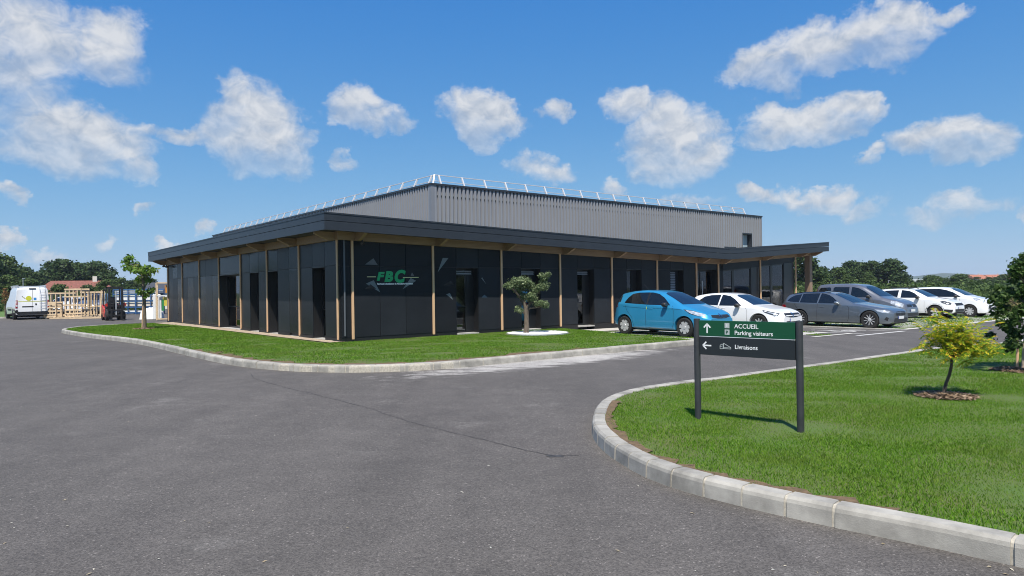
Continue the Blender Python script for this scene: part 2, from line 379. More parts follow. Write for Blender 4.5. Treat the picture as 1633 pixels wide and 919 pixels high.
def resample(path, step):
    p = [Vector((a, b, 0)) for a, b in path]; out = [p[0]]; acc = 0
    d = [0]
    for i in range(1, len(p)): d.append(d[-1] + (p[i] - p[i - 1]).length)
    n = max(2, int(round(d[-1] / step))); res = []
    for k in range(n + 1):
        s = d[-1] * k / n; i = min(len(p) - 2, max(0, next((j for j in range(len(d) - 1) if d[j + 1] >= s - 1e-9), len(p) - 2)))
        t = (s - d[i]) / max(1e-9, d[i + 1] - d[i]); res.append(p[i].lerp(p[i + 1], t))
    return res
def catmull(pts, n=8):
    P = [Vector((a, b, 0)) for a, b in pts]; out = []
    for i in range(len(P) - 1):
        p0, p1, p2, p3 = P[max(0, i - 1)], P[i], P[i + 1], P[min(len(P) - 1, i + 2)]
        for k in range(n):
            t = k / n
            out.append(0.5 * ((2 * p1) + (p2 - p0) * t + (2 * p0 - 5 * p1 + 4 * p2 - p3) * t * t + (3 * p1 - p0 - 3 * p2 + p3) * t ** 3))
    out.append(P[-1]); return [(p.x, p.y) for p in out]
def offset_path(path, d):                           # d > 0: to the left of travel
    P = [Vector((a, b, 0)) for a, b in path]; out = []
    for i, p in enumerate(P):
        t = (P[min(i + 1, len(P) - 1)] - P[max(i - 1, 0)]).normalized(); out.append((p.x - t.y * d, p.y + t.x * d))
    return out

KW = 0.16; KH = 0.15
def kerb_run(path, label, side, lengths, h=KH):
    """separate stones along a smooth path; side +1: the lawn lies to the left"""
    root = thing('kerb', None, None); root['kind'] = 'structure'
    fine = resample(path, 0.055); n = len(fine); i = 0; k = 0
    tan = [(fine[min(j + 1, n - 1)] - fine[max(j - 1, 0)]).normalized() for j in range(n)]
    nor = [Vector((-t.y, t.x, 0)) * side for t in tan]
    ds = (fine[-1] - fine[-2]).length
    core = MB()
    prof_c = [(0.006, -0.05), (0.012, h - 0.045), (0.02, h - 0.024), (0.04, h - 0.006), (KW - 0.012, h - 0.008), (KW - 0.006, -0.05)]
    for j in range(n):
        core.v += [tuple(SW(fine[j].x + nor[j].x * a, fine[j].y + nor[j].y * a, z)) for a, z in prof_c]
    for j in range(n - 1):
        for q in range(5): core.f.append((j * 6 + q, j * 6 + q + 1, (j + 1) * 6 + q + 1, (j + 1) * 6 + q)); core.m.append(0)
    core.build('mortar', M_joint, root)
    r2 = random.Random(5)
    while i < n - 3:
        s = i / (n - 1); ln = lengths(fine[i].x, fine[i].y)
        e = min(n - 1, i + max(3, int(ln / ds)))
        if n - 1 - e < 4: e = n - 1
        steps = max(1, (e - i) // 6); idx = [i + round((e - i) * q / steps) for q in range(steps + 1)]
        dz = r2.uniform(-0.003, 0.003); dn = r2.uniform(-0.003, 0.003)
        prof = [(-0.002, -0.05), (0.004, h - 0.045), (0.012, h - 0.02), (0.034, h), (KW - 0.012, h), (KW, h - 0.012), (KW, -0.05)]
        b = MB()
        for q, j in enumerate(idx):
            sh = 0.011 * (1 if q == 0 else -1 if q == len(idx) - 1 else 0)
            for a, z in prof:
                b.v.append(tuple(SW(fine[j].x + nor[j].x * (a + dn) + tan[j].x * sh, fine[j].y + nor[j].y * (a + dn) + tan[j].y * sh, z + dz)))
        m_ = len(prof)
        for q in range(len(idx) - 1):
            for p_ in range(m_ - 1): b.f.append((q * m_ + p_, q * m_ + p_ + 1, (q + 1) * m_ + p_ + 1, (q + 1) * m_ + p_)); b.m.append(0)
        b.f.append(tuple(range(m_))); b.m.append(0); b.f.append(tuple((len(idx) - 1) * m_ + p_ for p_ in range(m_))[::-1]); b.m.append(0)
        b.build('kerb_stone', M_kerb, root)
        i = e; k += 1
    return root

K1 = [(-2.6, 20.75), (-3.7, 20.2), (-4.75, 19.0), (-5.3, 17.4), (-5.36, 15.6), (-4.98, 11.1), (-4.55, 8.3), (-4.28, 5.0), (-4.23, 0.0), (-4.17, -2.3), (-4.02, -3.8),
      (-3.62, -5.2), (-3.0, -6.2), (-2.15, -6.9), (-1.1, -7.27), (0.4, -7.33), (3.7, -7.38), (7.3, -7.5)]
K1 = catmull(K1)
K2 = [(-4.05, -24.0), (-4.15, -20.0), (-4.25, -18.0), (-4.40, -17.0), (-4.47, -16.2), (-4.42, -15.6), (-4.2, -15.0), (-3.8, -14.3), (-3.3, -13.72), (-2.5, -13.05), (-1.9, -12.7), (-1.25, -12.5), (-0.5, -12.46),
      (1.0, -12.58), (3.7, -12.74), (7.0, -12.92), (9.6, -13.0), (11.3, -13.3)]
K2 = catmull(K2)
kerb_run(K1, '', 1, lambda x, y: 1.0 if (y > 2 or x > -0.6) else 0.62)
kerb_run(K2, '', -1, lambda x, y: 1.0 if (y < -17.1 or x > 0.3) else 0.34)

def fill_poly(name, poly, z, m, step=0.5, parent=None, rough=0.0):
    """flat site-frame polygon filled with a loose triangle net"""
    xs = [p[0] for p in poly]; ys = [p[1] for p in poly]
    gx, gy = np.meshgrid(np.arange(min(xs), max(xs), step), np.arange(min(ys), max(ys), step)); gx = gx.ravel(); gy = gy.ravel()
    ins = in_poly(gx, gy, poly)
    vs = [Vector(p) for p in poly] + [Vector((a, b)) for a, b in zip(gx[ins], gy[ins])]
    n = len(poly); r = delaunay_2d_cdt(vs, [(i, (i + 1) % n) for i in range(n)], [list(range(n))], 1, 1e-4)
    b = MB(); rr = random.Random(3)
    b.add([SW(p.x, p.y, z + (rr.uniform(-rough, rough) if i >= n else 0)) for i, p in enumerate(r[0])], r[2])
    return b.build(name, m, parent)

lawn1_edge = offset_path(K1, KW - 0.02)
lawn1 = lawn1_edge + [(7.5, -7.0), (7.75, -5.0), (8.2, -3.4), (8.75, -1.6), (8.9, -0.4), (8.9, 0.15), (0.15, 0.15), (0.15, 20.3), (-1.0, 20.6)]
lawn2_edge = offset_path(K2, -(KW - 0.02))
lawn2 = lawn2_edge + [(11.6, -13.6), (12.0, -15.0), (12.2, -24.0)]
LZ = 0.125
o = fill_poly('office_lawn_ground', lawn1, LZ, M_lawn, 0.5, rough=0.012); o['kind'] = 'structure'
o = fill_poly('roadside_lawn_ground', lawn2, LZ, M_lawn, 0.5, rough=0.012); o['kind'] = 'structure'
# gravel strip at the foot of the left wall
o = fill_poly('gravel_strip', [(-1.0, 20.4), (-0.62, 14), (-0.55, 8), (-0.5, 3), (-0.42, -0.05), (0.1, -0.05), (0.1, 20.4)], LZ + 0.022, M_gravel, 0.3, rough=0.012); o['kind'] = 'structure'
# bare earth along the kerbs
def verge(name, edge, w0, keep, side):
    rr = random.Random(9); a = [p for p in edge if keep(*p)]; inner = offset_path(a, side)
    out = [(p[0] + (q[0] - p[0]) * (w0 * rr.uniform(0.25, 1.5)), p[1] + (q[1] - p[1]) * (w0 * rr.uniform(0.25, 1.5))) for p, q in zip(a, inner)]
    b = MB(); b.v = [tuple(SW(p[0], p[1], LZ + 0.018)) for p in a] + [tuple(SW(p[0], p[1], LZ + 0.016)) for p in out]; n = len(a)
    b.f = [(i, i + 1, n + i + 1, n + i) for i in range(n - 1)]; b.m = [0] * (n - 1)
    o = b.build(name, M_soil); o['kind'] = 'structure'; return out
verge('soil_verge', lawn1_edge, 0.34, lambda x, y: y < 1.0 and x < 3.5, 1)
verge('soil_verge', lawn2_edge, 0.13, lambda x, y: -13 > y > -17.5 and x < -1.0, -1)

# parking bays: concrete strips with grass between, one asphalt bay with markings
bay = thing('parking_bays', None, None); bay['kind'] = 'structure'
def strip(name, x0, x1, y0, y1, dz, m, parent): 
    b = MB(); b.add([SW(x0, y0, dz), SW(x1, y0, dz), SW(x1, y1, dz), SW(x0, y1, dz)], [(0, 1, 2, 3)]); return b.build(name, m, parent)
turf_strips = []
def turf(x0, x1, y0, y1): strip('turf_strip', x0, x1, y0, y1, 0.006, M_lawn, bay); turf_strips.append((x0, x1, y0, y1))
strip('paving_slab', 8.95, 15.2, -1.25, -0.02, 0.03, M_conc, bay)
strip('paving_slab', 15.3, 36.0, -1.25, -0.02, 0.03, M_conc, bay)
x = 8.6
for k in range(7):
    strip('concrete_strip', x, x + 0.5, -7.0, -1.3, 0.012, M_conc, bay); turf(x + 0.52, x + 0.88, -7.0, -1.3); x += 0.9
strip('concrete_edging', 7.6, 14.9, -7.45, -7.05, 0.012, M_conc, bay)
turf(13.2, 14.0, -8.05, -7.5); strip('concrete_edging', 12.4, 15.0, -8.3, -8.1, 0.012, M_conc, bay)
x = 18.5
for k in range(19):
    strip('concrete_strip', x, x + 0.48, -8.3, -1.3, 0.012, M_conc, bay); turf(x + 0.5, x + 0.92, -8.3, -1.3); x += 0.94
strip('concrete_edging', 18.5, 36.3, -8.62, -8.32, 0.014, M_conc, bay)
for (x0, x1, y0, y1) in [(15.02, 15.14, -8.6, -2.2), (18.2, 18.32, -8.7, -1.6), (14.0, 17.6, -8.95, -8.77), (17.3, 17.42, -8.6, -3.0)]:
    strip('painted_line', x0, x1, y0, y1, 0.005, M_paint, bay)
# wheelchair symbol painted on the bay
sym = MB(); cx, cy = 16.2, -7.4
ring = [(cx + 0.42 * math.cos(t), cy + 0.1 + 0.42 * math.sin(t)) for t in np.linspace(R(150), R(390), 13)]
for p, q in zip(ring[:-1], ring[1:]): sym.bar(SW(*p, 0.006), SW(*q, 0.006), 0.13, 0.002)
for p, q in [((cx, cy + 0.1), (cx - 0.1, cy + 0.95)), ((cx, cy + 0.1), (cx + 0.5, cy + 0.1)), ((cx + 0.5, cy + 0.1), (cx + 0.66, cy - 0.45)), ((cx - 0.05, cy + 0.6), (cx + 0.4, cy + 0.55)), ((cx - 0.16, cy + 1.1), (cx - 0.02, cy + 1.2))]:
    sym.bar(SW(*p, 0.007), SW(*q, 0.007), 0.13, 0.002)
sym.build('wheelchair_symbol', M_paint, bay)
# concrete pad and far pavement on the right
o = fill_poly('pavement', [(11.0, -13.75), (12.3, -13.02), (16.5, -13.1), (16.5, -13.6), (12.6, -13.65), (11.6, -14.3)], 0.03, M_conc, 1.0); o['kind'] = 'structure'
o = fill_poly('pavement', [(36.3, -40), (37.9, -40), (37.9, 10), (36.3, 10)], 0.06, M_conc, 4.0); o['kind'] = 'structure'
# old saw-cut joint across the asphalt
cr = [(400, 597), (404, 603), (430, 612), (480, 624), (530, 636), (590, 652), (650, 672), (720, 690), (780, 704), (840, 719), (880, 727), (935, 726)]
pts = []; rr = random.Random(4)
for (u0, v0), (u1, v1) in zip(cr[:-1], cr[1:]):
    for k in range(6):
        t = k / 6; p = gnd(u0 + (u1 - u0) * t, v0 + (v1 - v0) * t + rr.uniform(-0.7, 0.7)); pts.append(p)
b = MB()
for i, p in enumerate(pts):
    d = (pts[min(i + 1, len(pts) - 1)] - pts[max(i - 1, 0)]).normalized(); nrm = Vector((-d.y, d.x, 0)); w = rr.uniform(0.003, 0.011)
    b.v += [tuple(p + nrm * w + Vector((0, 0, 0.003))), tuple(p - nrm * w + Vector((0, 0, 0.003)))]
b.f = [(2 * i, 2 * i + 1, 2 * i + 3, 2 * i + 2) for i in range(len(pts) - 1)]; b.m = [0] * len(b.f)
o = b.build('asphalt_joint', M_crack, road)
M_stain = mat('oil_stain', (0.05, 0.048, 0.046), 0.7, var=0.3, vscale=8)
for (u_, v_, ru_, rv_) in [(886, 727, 16, 2.2)]:
    b = MB(); c_ = gnd(u_, v_, 0.0035); n_ = 22
    b.add([c_] + [gnd(u_ + ru_ * math.cos(2 * PI * k / n_) * rr.uniform(.45, 1.15), v_ + rv_ * math.sin(2 * PI * k / n_) * rr.uniform(.45, 1.15), 0.0035) for k in range(n_)], [(0, k + 1, (k + 1) % n_ + 1) for k in range(n_)]); b.build('asphalt_stain', M_stain, road)

# ------------------------------------------------------------ grass
M_grass = leaf_mat('grass_blade', [(0.055, 0.145, 0.010), (0.095, 0.22, 0.015), (0.125, 0.265, 0.02), (0.165, 0.31, 0.028), (0.20, 0.27, 0.055)], 0.35, 0.6, patch=(0.17, 0.20, 0.045))
def grass(name, poly, n, hgt, wid, keep, label):
    xs = [p[0] for p in poly]; ys = [p[1] for p in poly]
    x = rng.uniform(min(xs), max(xs), n); y = rng.uniform(min(ys), max(ys), n)
    k = in_poly(x, y, poly); x = x[k]; y = y[k]; k = keep(x, y); x = x[k]; y = y[k]; n = len(x)
    px = C0.x + E1.x * x + E2.x * y; py = C0.y + E1.y * x + E2.y * y
    pz = np.array([zg(a) for a in x]) + LZ - 0.005 if name != 'turf_grass' else np.array([zg(a) for a in x]) + 0.004
    dist = np.hypot(px, py)
    # patchy length
    pn = np.sin(x * 1.7 + np.sin(y * 1.3) * 1.5) * np.sin(y * 2.1 + np.sin(x * 0.9) * 1.2)
    h = hgt * rng.uniform(0.5, 1.35, n) * (1 + 0.28 * pn); w = wid * rng.uniform(0.7, 1.3, n) * np.maximum(1, dist / 9)
    cl = rng.uniform(0, 1, n) < 0.16; w = np.where(cl, w * 2.4, w); h = np.where(cl, h * 0.55, h)
    th = rng.uniform(0, 2 * PI, n); ln = rng.uniform(0.1, 1.0, n) * h; la = rng.uniform(0, 2 * PI, n)
    ax, ay = np.cos(th) * w / 2, np.sin(th) * w / 2
    lx, ly = np.cos(la) * ln, np.sin(la) * ln
    V = np.empty((n, 5, 3), np.float32)
    V[:, 0] = np.stack([px - ax, py - ay, pz], 1); V[:, 1] = np.stack([px + ax, py + ay, pz], 1)
    V[:, 2] = np.stack([px + ax * .8 + lx * .35, py + ay * .8 + ly * .35, pz + h * .6], 1)
    V[:, 3] = np.stack([px - ax * .8 + lx * .35, py - ay * .8 + ly * .35, pz + h * .6], 1)
    V[:, 4] = np.stack([px + lx, py + ly, pz + h], 1)
    base = np.arange(n)[:, None] * 5
    tri = np.concatenate([base + np.array([[0, 1, 2]]), base + np.array([[0, 2, 3]]), base + np.array([[3, 2, 4]])], 1).ravel()
    o = link(name, fast_mesh(name, V.reshape(-1, 3), tri, 3, M_grass)); tag(o, label, 'grass', kind='stuff')
    return o
def hash_noise(x, y, s): return np.sin(x * s + 1.3 * np.sin(y * s * 0.7)) * np.cos(y * s * 1.1 + 1.7 * np.sin(x * s * 0.6))
NIW = (6.28, -1.75); SUMAC = gnd(1507, 633, LZ); TREE2 = gnd(1629, 592, LZ); TREE1 = gnd(229, 525, LZ)
def site(p): d = p - C0; return (d.x * E1.x + d.y * E1.y, d.x * E2.x + d.y * E2.y)
def far_from(x, y, c, r): return (x - c[0]) ** 2 + (y - c[1]) ** 2 > r * r
def edge_d(x, y, edge):
    e = np.array(edge)[::4]; d = np.full(len(x), 9.0)
    for a, b_ in e: d = np.minimum(d, np.hypot(x - a, y - b_))
    return d
def keep1(x, y):
    k = ~((x > -0.62) & (y > -0.1)) & (y < -0.12) | ((x < -0.62) & (y >= -0.12))
    k &= far_from(x, y, NIW, 1.12) & far_from(x, y, site(TREE1), 0.42)
    d = edge_d(x, y, lawn1_edge); p = np.clip((d - 0.10) / 0.55, 0.03, 1)
    p = np.where((x > 3.5) | (y > 3), np.clip(d / 0.15, 0.3, 1), p)
    return k & (rng.uniform(0, 1, len(x)) < p)
def keep2(x, y):
    k = far_from(x, y, site(SUMAC), 0.33) & far_from(x, y, site(TREE2), 0.42)
    d = edge_d(x, y, lawn2_edge); p = np.clip((d - 0.01) / 0.22, 0.2, 1); p = np.where(x > 0.0, 1, p)
    p = p * np.clip(0.95 + 0.35 * hash_noise(x, y, 2.3), 0.6, 1)
    near = np.hypot(x + 9.0, y + 19.4)
    dens = np.clip(1.45 - near / 13.0, 0.22, 1)
    return k & (rng.uniform(0, 1, len(x)) < p * dens)
grass('lawn_grass', lawn1, 480000, 0.028, 0.007, keep1, 'short mown grass of the lawn round the dark office building')
grass('lawn_grass', [(-4.6, -19.6), (-4.6, -12.4)] + [(11.5, -12.4), (11.5, -19.6)] if False else lawn2, 1500000, 0.025, 0.0055, keep2, 'green mown grass of the lawn under the direction sign')
tx = [s for s in turf_strips]
for q, s in enumerate([None]):
    V = []
    polyx = [(8, -8.7), (37, -8.7), (37, -1), (8, -1)]
    def keep3(x, y):
        k = np.zeros(len(x), bool)
        for (x0, x1, y0, y1) in tx: k |= (x > x0) & (x < x1) & (y > y0) & (y < y1)
        return k
    grass('turf_grass', polyx, 90000, 0.035, 0.006, keep3, 'thin grass growing between the concrete parking strips')
# ------------------------------------------------------------ office building
M_panel = mat('anthracite_panel', (0.0185, 0.0215, 0.026), 0.28, spec=0.11, var=0.16, vscale=0.9)
def vary_panels():
    nt = M_panel.node_tree; b = nt.nodes['Principled BSDF']; src = b.inputs['Base Color'].links[0].from_socket
    oi = nt.nodes.new('ShaderNodeObjectInfo'); mr = nt.nodes.new('ShaderNodeMapRange'); mr.inputs[3].default_value = 0.78; mr.inputs[4].default_value = 1.22; nt.links.new(oi.outputs['Random'], mr.inputs[0])
    vm = nt.nodes.new('ShaderNodeVectorMath'); vm.operation = 'SCALE'; nt.links.new(src, vm.inputs[0]); nt.links.new(mr.outputs[0], vm.inputs['Scale']); nt.links.new(vm.outputs[0], b.inputs['Base Color'])
    m2 = nt.nodes.new('ShaderNodeMapRange'); m2.inputs[3].default_value = 0.20; m2.inputs[4].default_value = 0.36; nt.links.new(oi.outputs['Random'], m2.inputs[0]); nt.links.new(m2.outputs[0], b.inputs['Roughness'])
vary_panels()
M_plinth = mat('black_plinth', (0.010, 0.010, 0.011), 0.5)
M_fascia = mat('anthracite_sheet', (0.025, 0.030, 0.038), 0.40, spec=0.4, var=0.10, vscale=1.3, bump=0.03, bscale=1.5)
M_soffit = mat('soffit_board', (0.035, 0.035, 0.038), 0.7)
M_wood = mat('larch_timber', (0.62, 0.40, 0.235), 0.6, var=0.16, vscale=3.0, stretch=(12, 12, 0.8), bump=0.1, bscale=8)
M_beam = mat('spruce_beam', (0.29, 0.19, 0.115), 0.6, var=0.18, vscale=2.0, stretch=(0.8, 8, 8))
M_frame = mat('dark_window_frame', (0.012, 0.013, 0.015), 0.35)
M_glass = glass_mat('window_glass', (0.80, 0.84, 0.84))
M_inside = mat('interior_wall', (0.10, 0.10, 0.10), 0.9, var=0.2, vscale=1)
M_inside_l = mat('interior_light_wall', (0.5, 0.5, 0.48), 0.9)
M_sill = mat('light_concrete_sill', (0.36, 0.35, 0.33), 0.8, var=0.2, vscale=4)
M_metal = mat('galvanised_steel', (0.62, 0.63, 0.64), 0.42, metallic=0.7, var=0.1, vscale=4)
M_slat = mat('shutter_slat', (0.30, 0.31, 0.33), 0.45)
M_black = mat('black_plastic', (0.012, 0.012, 0.013), 0.45)

OFF = thing('office_building', 'single-storey anthracite office building with timber posts and folded overhanging roof', 'building', C0, A)
OV = 0.87; XV = 18.95; XE = 28.28
def zf(x):                                          # underside of the eaves along the front
    return 3.41 - 0.0273 * (x + OV) if x <= XV else 2.87 + 0.0643 * (x - XV)
YB = 21.75                                          # far end of the left wing
FT = 0.50                                           # fascia height
PB = 0.25                                           # panel foot
def ztop(x): return zf(x) - 0.19
G = 0.008
def front_panel(x0, x1, z0, z1=None):
    t0 = z1 if z1 else ztop(x0) - 0.004; t1 = z1 if z1 else ztop(x1) - 0.004
    MB().hexa([(x0 + G, -0.03, z0), (x1 - G, -0.03, z0), (x1 - G, 0, z0), (x0 + G, 0, z0)], [(x0 + G, -0.03, t0), (x1 - G, -0.03, t1), (x1 - G, 0, t1), (x0 + G, 0, t0)]).build('panel', M_panel, OFF)
def left_panel(y0, y1, z0, z1):
    MB().box(-0.03, y0 + G, z0, 0, y1 - G, z1).build('panel', M_panel, OFF)
def core_front(x0, x1, z0, z1=None):
    t0 = z1 or zf(x0); t1 = z1 or zf(x1)
    MB().hexa([(x0, 0.004, z0), (x1, 0.004, z0), (x1, 0.40, z0), (x0, 0.40, z0)], [(x0, 0.004, t0), (x1, 0.004, t1), (x1, 0.40, t1), (x0, 0.40, t0)]).build('wall', M_plinth, OFF)
def core_left(y0, y1, z0, z1): MB().box(0.004, y0, z0, 0.40, y1, z1).build('wall', M_plinth, OFF)

FP = [0.36, 3.24, 6.10, 8.94, 11.81, 14.67, 17.46]          # front posts
FP2 = [19.17, 22.78, 26.22]
LP = [0.12, 3.10, 6.16, 9.20, 12.15, 15.28, 18.42, 21.40]   # left posts
ZR = 2.41                                                   # row joint
def window_front(x0, x1, z0, z1, glass_to, name='window', sill=True, rec=0.32, shutter=0.0):
    f = MB(); y = rec
    f.box(x0, y - 0.05, z0, x0 + 0.05, y, z1).box(glass_to - 0.03, y - 0.05, z0, glass_to + 0.03, y, z1).box(x0 + 0.05, y - 0.05, z1 - 0.05, glass_to - 0.03, y, z1).box(x0 + 0.05, y - 0.05, z0, glass_to - 0.03, y, z0 + 0.06)
    f.box(x0 + 0.05, y - 0.045, 1.05, glass_to - 0.03, y - 0.005, 1.09)
    if glass_to + 0.06 < x1: f.box(glass_to + 0.03, y - 0.06, z0, x1, y, z1)
    w = f.build(name, M_frame, OFF)
    MB().box(x0 + 0.05, y - 0.032, z0 + 0.06, glass_to - 0.03, y - 0.026, 1.05).build('pane', M_glass, w)
    MB().box(x0 + 0.05, y - 0.032, 1.09, glass_to - 0.03, y - 0.026, z1 - 0.05).build('pane', M_glass, w)
    r = MB().box(x0 + 0.002, -0.022, z1 + 0.002, x1 - 0.002, rec, z1 + 0.03); r.build('head_reveal', M_frame, w)
    if shutter > 0:
        n = int(shutter / 0.075)
        for k in range(n):
            z = z1 - 0.08 - k * 0.075
            MB().hexa([(x0 + 0.06, y - 0.11, z - 0.05), (glass_to + 0.2, y - 0.11, z - 0.05), (glass_to + 0.2, y - 0.085, z - 0.05), (x0 + 0.06, y - 0.085, z - 0.05)],
                      [(x0 + 0.06, y - 0.085, z), (glass_to + 0.2, y - 0.085, z), (glass_to + 0.2, y - 0.06, z), (x0 + 0.06, y - 0.06, z)]).build('slat', M_slat, w)
    if sill: MB().box(x0 + 0.01, -0.05, z0 - 0.05, x1 - 0.01, y - 0.06, z0 - 0.002).build('sill', M_sill, w)
    return w
# front bays with solid panels and windows
for i in range(len(FP) - 1):
    a, b_ = FP[i], FP[i + 1]
    c1 = a + 0.94; c2 = a + 1.86
    cols = [(a, c1), (c1, c2), (c2, b_)]
    for k, (x0, x1) in enumerate(cols):
        front_panel(x0, x1, ZR + G)
        if i > 0 and k == 1: continue
        front_panel(x0, x1, PB, ZR - G)
    if i == 0: core_front(0.0, c2, 0.0); core_front(c2, b_, 0.0)
    else:
        core_front(a, c1, 0.0); core_front(c2, b_, 0.0); core_front(c1, c2, ZR)
        window_front(c1, c2, 0.17, ZR - 0.03, c1 + (0.60 if i < 5 else 0.45), shutter=1.6 if i == 5 else (0.20 if i in (1, 2, 3) else 0))
core_front(FP[-1], 19.62, ZR); core_front(19.1, 19.58, 0.0); core_front(17.4, 17.62, 0.0)
front_panel(0.0, FP[0], PB, ZR - G); front_panel(0.0, FP[0], ZR + G)
front_panel(17.46, 19.17, ZR + G); front_panel(19.17, 19.6, PB, ZR - G)
# glazed entrance bay
e = MB(); e.box(17.62, 0.25, 0.05, 17.68, 0.31, ZR).box(19.04, 0.25, 0.05, 19.1, 0.31, ZR).box(17.68, 0.25, ZR - 0.07, 19.04, 0.31, ZR).box(18.12, 0.25, 0.05, 18.18, 0.31, ZR - 0.07).box(17.68, 0.25, 0.0, 19.04, 0.31, 0.06)
dr = e.build('entrance_door', M_frame, OFF)
MB().box(17.68, 0.275, 0.06, 18.12, 0.283, ZR - 0.07).build('pane', M_glass, dr)
MB().box(18.18, 0.275, 0.06, 19.04, 0.283, ZR - 0.07).build('pane', M_glass, dr)
MB().tube([(18.24, 0.2, 0.5), (18.24, 0.2, 1.9)], 0.018).build('pull_handle', M_metal, dr)
# large glazed bays under the rising roof
def big_window(x0, xm, x1, xd, z1a, z1b):
    zt = lambda x: z1a + (z1b - z1a) * (x - x0) / (x1 - x0)
    f = MB(); y = 0.10
    def pole(p, q): f.hexa([(p, y - 0.06, 0.05), (q, y - 0.06, 0.05), (q, y, 0.05), (p, y, 0.05)], [(p, y - 0.06, zt(p)), (q, y - 0.06, zt(q)), (q, y, zt(q)), (p, y, zt(p))])
    pole(x0, x0 + 0.05); pole(xm - 0.09, xm + 0.09); pole(x1 - 0.05, x1)
    f.hexa([(x0 + .05, y - 0.06, zt(x0) - .06), (x1 - .05, y - 0.06, zt(x1) - .06), (x1 - .05, y, zt(x1) - .06), (x0 + .05, y, zt(x0) - .06)], [(x0 + .05, y - 0.06, zt(x0)), (x1 - .05, y - 0.06, zt(x1)), (x1 - .05, y, zt(x1)), (x0 + .05, y, zt(x0))])
    w = f.build('window', M_frame, OFF)
    for p, q in ((x0 + 0.05, xm - 0.09), (xm + 0.09, x1 - 0.05)):
        MB().hexa([(p, y - 0.035, 0.1), (q, y - 0.035, 0.1), (q, y - 0.028, 0.1), (p, y - 0.028, 0.1)], [(p, y - 0.035, zt(p) - .06), (q, y - 0.035, zt(q) - .06), (q, y - 0.028, zt(q) - .06), (p, y - 0.028, zt(p) - .06)]).build('pane', M_glass, w)
    MB().box(x1, 0.02, 0.05, xd, 0.12, zt(x1) + 0.05).build('side_panel', M_frame, w)
    MB().box(x0, -0.02, 0.0, xd, 0.1, 0.05).build('sill', M_plinth, w)
    MB().hexa([(x0, -0.03, zt(x0) + 0.0), (xd, -0.03, zt(xd) + 0.0), (xd, 0.1, zt(xd) + 0.0), (x0, 0.1, zt(x0) + 0.0)], [(x0, -0.03, ztop(x0)), (xd, -0.03, ztop(xd)), (xd, 0.1, ztop(xd)), (x0, 0.1, ztop(x0))]).build('lintel_panel', M_panel, OFF)
big_window(19.60, 20.50, 22.05, 22.72, 2.40, 2.55)
big_window(22.86, 23.95, 25.15, 26.15, 2.64, 2.80)
# end wall of the glazed part, mostly glass
f = MB(); f.box(26.16, 0.12, 0.05, 26.22, 0.2, 2.9).box(26.16, 5.0, 0.05, 26.22, 5.1, 2.9).box(26.16, 0.2, 2.84, 26.22, 5.0, 2.9).box(26.16, 0.2, 0.05, 26.22, 5.0, 0.11)
ew = f.build('window', M_frame, OFF); MB().box(26.185, 0.2, 0.11, 26.192, 5.0, 2.84).build('pane', M_glass, ew)
MB().box(26.16, 5.1, 0, 26.22, 10.2, 3.3).build('wall', M_panel, OFF)
# left wall bays
def left_bay(i, openings):
    a, b_ = LP[i], LP[i + 1]; z1 = ztop(0) + 0.02
    cuts = sorted([a, b_] + [v for o_ in openings for v in o_] + ([a + (b_ - a) / 3, a + 2 * (b_ - a) / 3] if not openings else []))
    if openings and len(openings) == 1 and (openings[0][1] - openings[0][0]) < 1.3:
        pass
    cuts = [c for j, c in enumerate(cuts) if j == 0 or c - cuts[j - 1] > 0.08]
    for y0, y1 in zip(cuts[:-1], cuts[1:]):
        op = any(o_[0] - 0.05 <= y0 and y1 <= o_[1] + 0.05 for o_ in openings)
        left_panel(y0, y1, ZR + 0.03 + G, z1)
        if not op:
            left_panel(y0, y1, PB, ZR + 0.03 - G); core_left(y0, y1, 0, 3.4)
        else:
            core_left(y0, y1, ZR, 3.4)
def window_left(y0, y1, z0, z1, door=False):
    x = 0.34; f = MB(); w_ = 0.05
    ym = y0 + (0.8 if door else 0.0)
    f.box(x - .05, y0, z0, x, y0 + w_, z1).box(x - .05, y1 - w_, z0, x, y1, z1).box(x - .05, y0 + w_, z1 - w_, x, y1 - w_, z1).box(x - .05, y0 + w_, z0, x, y1 - w_, z0 + 0.06)
    f.box(x - .045, y0 + w_, 1.05, x - .005, y1 - w_, 1.09)
    if door: f.box(x - .05, y0 + 1.05, z0 + .06, x, y0 + 1.13, z1 - w_)
    w = f.build('door' if door else 'window', M_frame, OFF)
    segs = [(y0 + w_, y0 + 1.05), (y0 + 1.13, y1 - w_)] if door else [(y0 + w_, y1 - w_)]
    for p, q in segs:
        for z_0, z_1 in ((z0 + .06, 1.05), (1.09, z1 - w_)):
            MB().box(x - .032, p, z_0, x - .026, q, z_1).build('pane', M_glass, w)
    MB().box(-0.05, y0 + .01, z0 - 0.06, x - .06, y1 - .01, z0 - 0.002).build('sill', M_sill, w)
    MB().box(-0.035, y0 + .002, z1 + .002, x, y1 - .002, z1 + .028).build('head_reveal', M_frame, w)
left_bay(0, [(1.06, 2.02)]); left_bay(1, [(3.16, 4.02), (5.10, 6.08)]); left_bay(2, [(7.10, 8.10)]); left_bay(3, [(9.28, 12.07)])
for i in (4, 5, 6): left_bay(i, [])
left_panel(0.0, LP[0], PB, ZR + 0.03 - G); left_panel(0.0, LP[0], ZR + 0.03 + G, ztop(0) + 0.02); core_left(0.41, LP[0] + 0.3, 0, 3.4)
left_panel(LP[-1], YB - 0.02, PB, ztop(0)); core_left(LP[-1], YB - 0.02, 0, 3.4)
for (y0, y1) in [(1.06, 2.02), (3.16, 4.02), (5.10, 6.08), (7.10, 8.10)]: window_left(y0, y1, 0.16, ZR)
window_left(9.28, 12.07, 0.16, ZR, True)
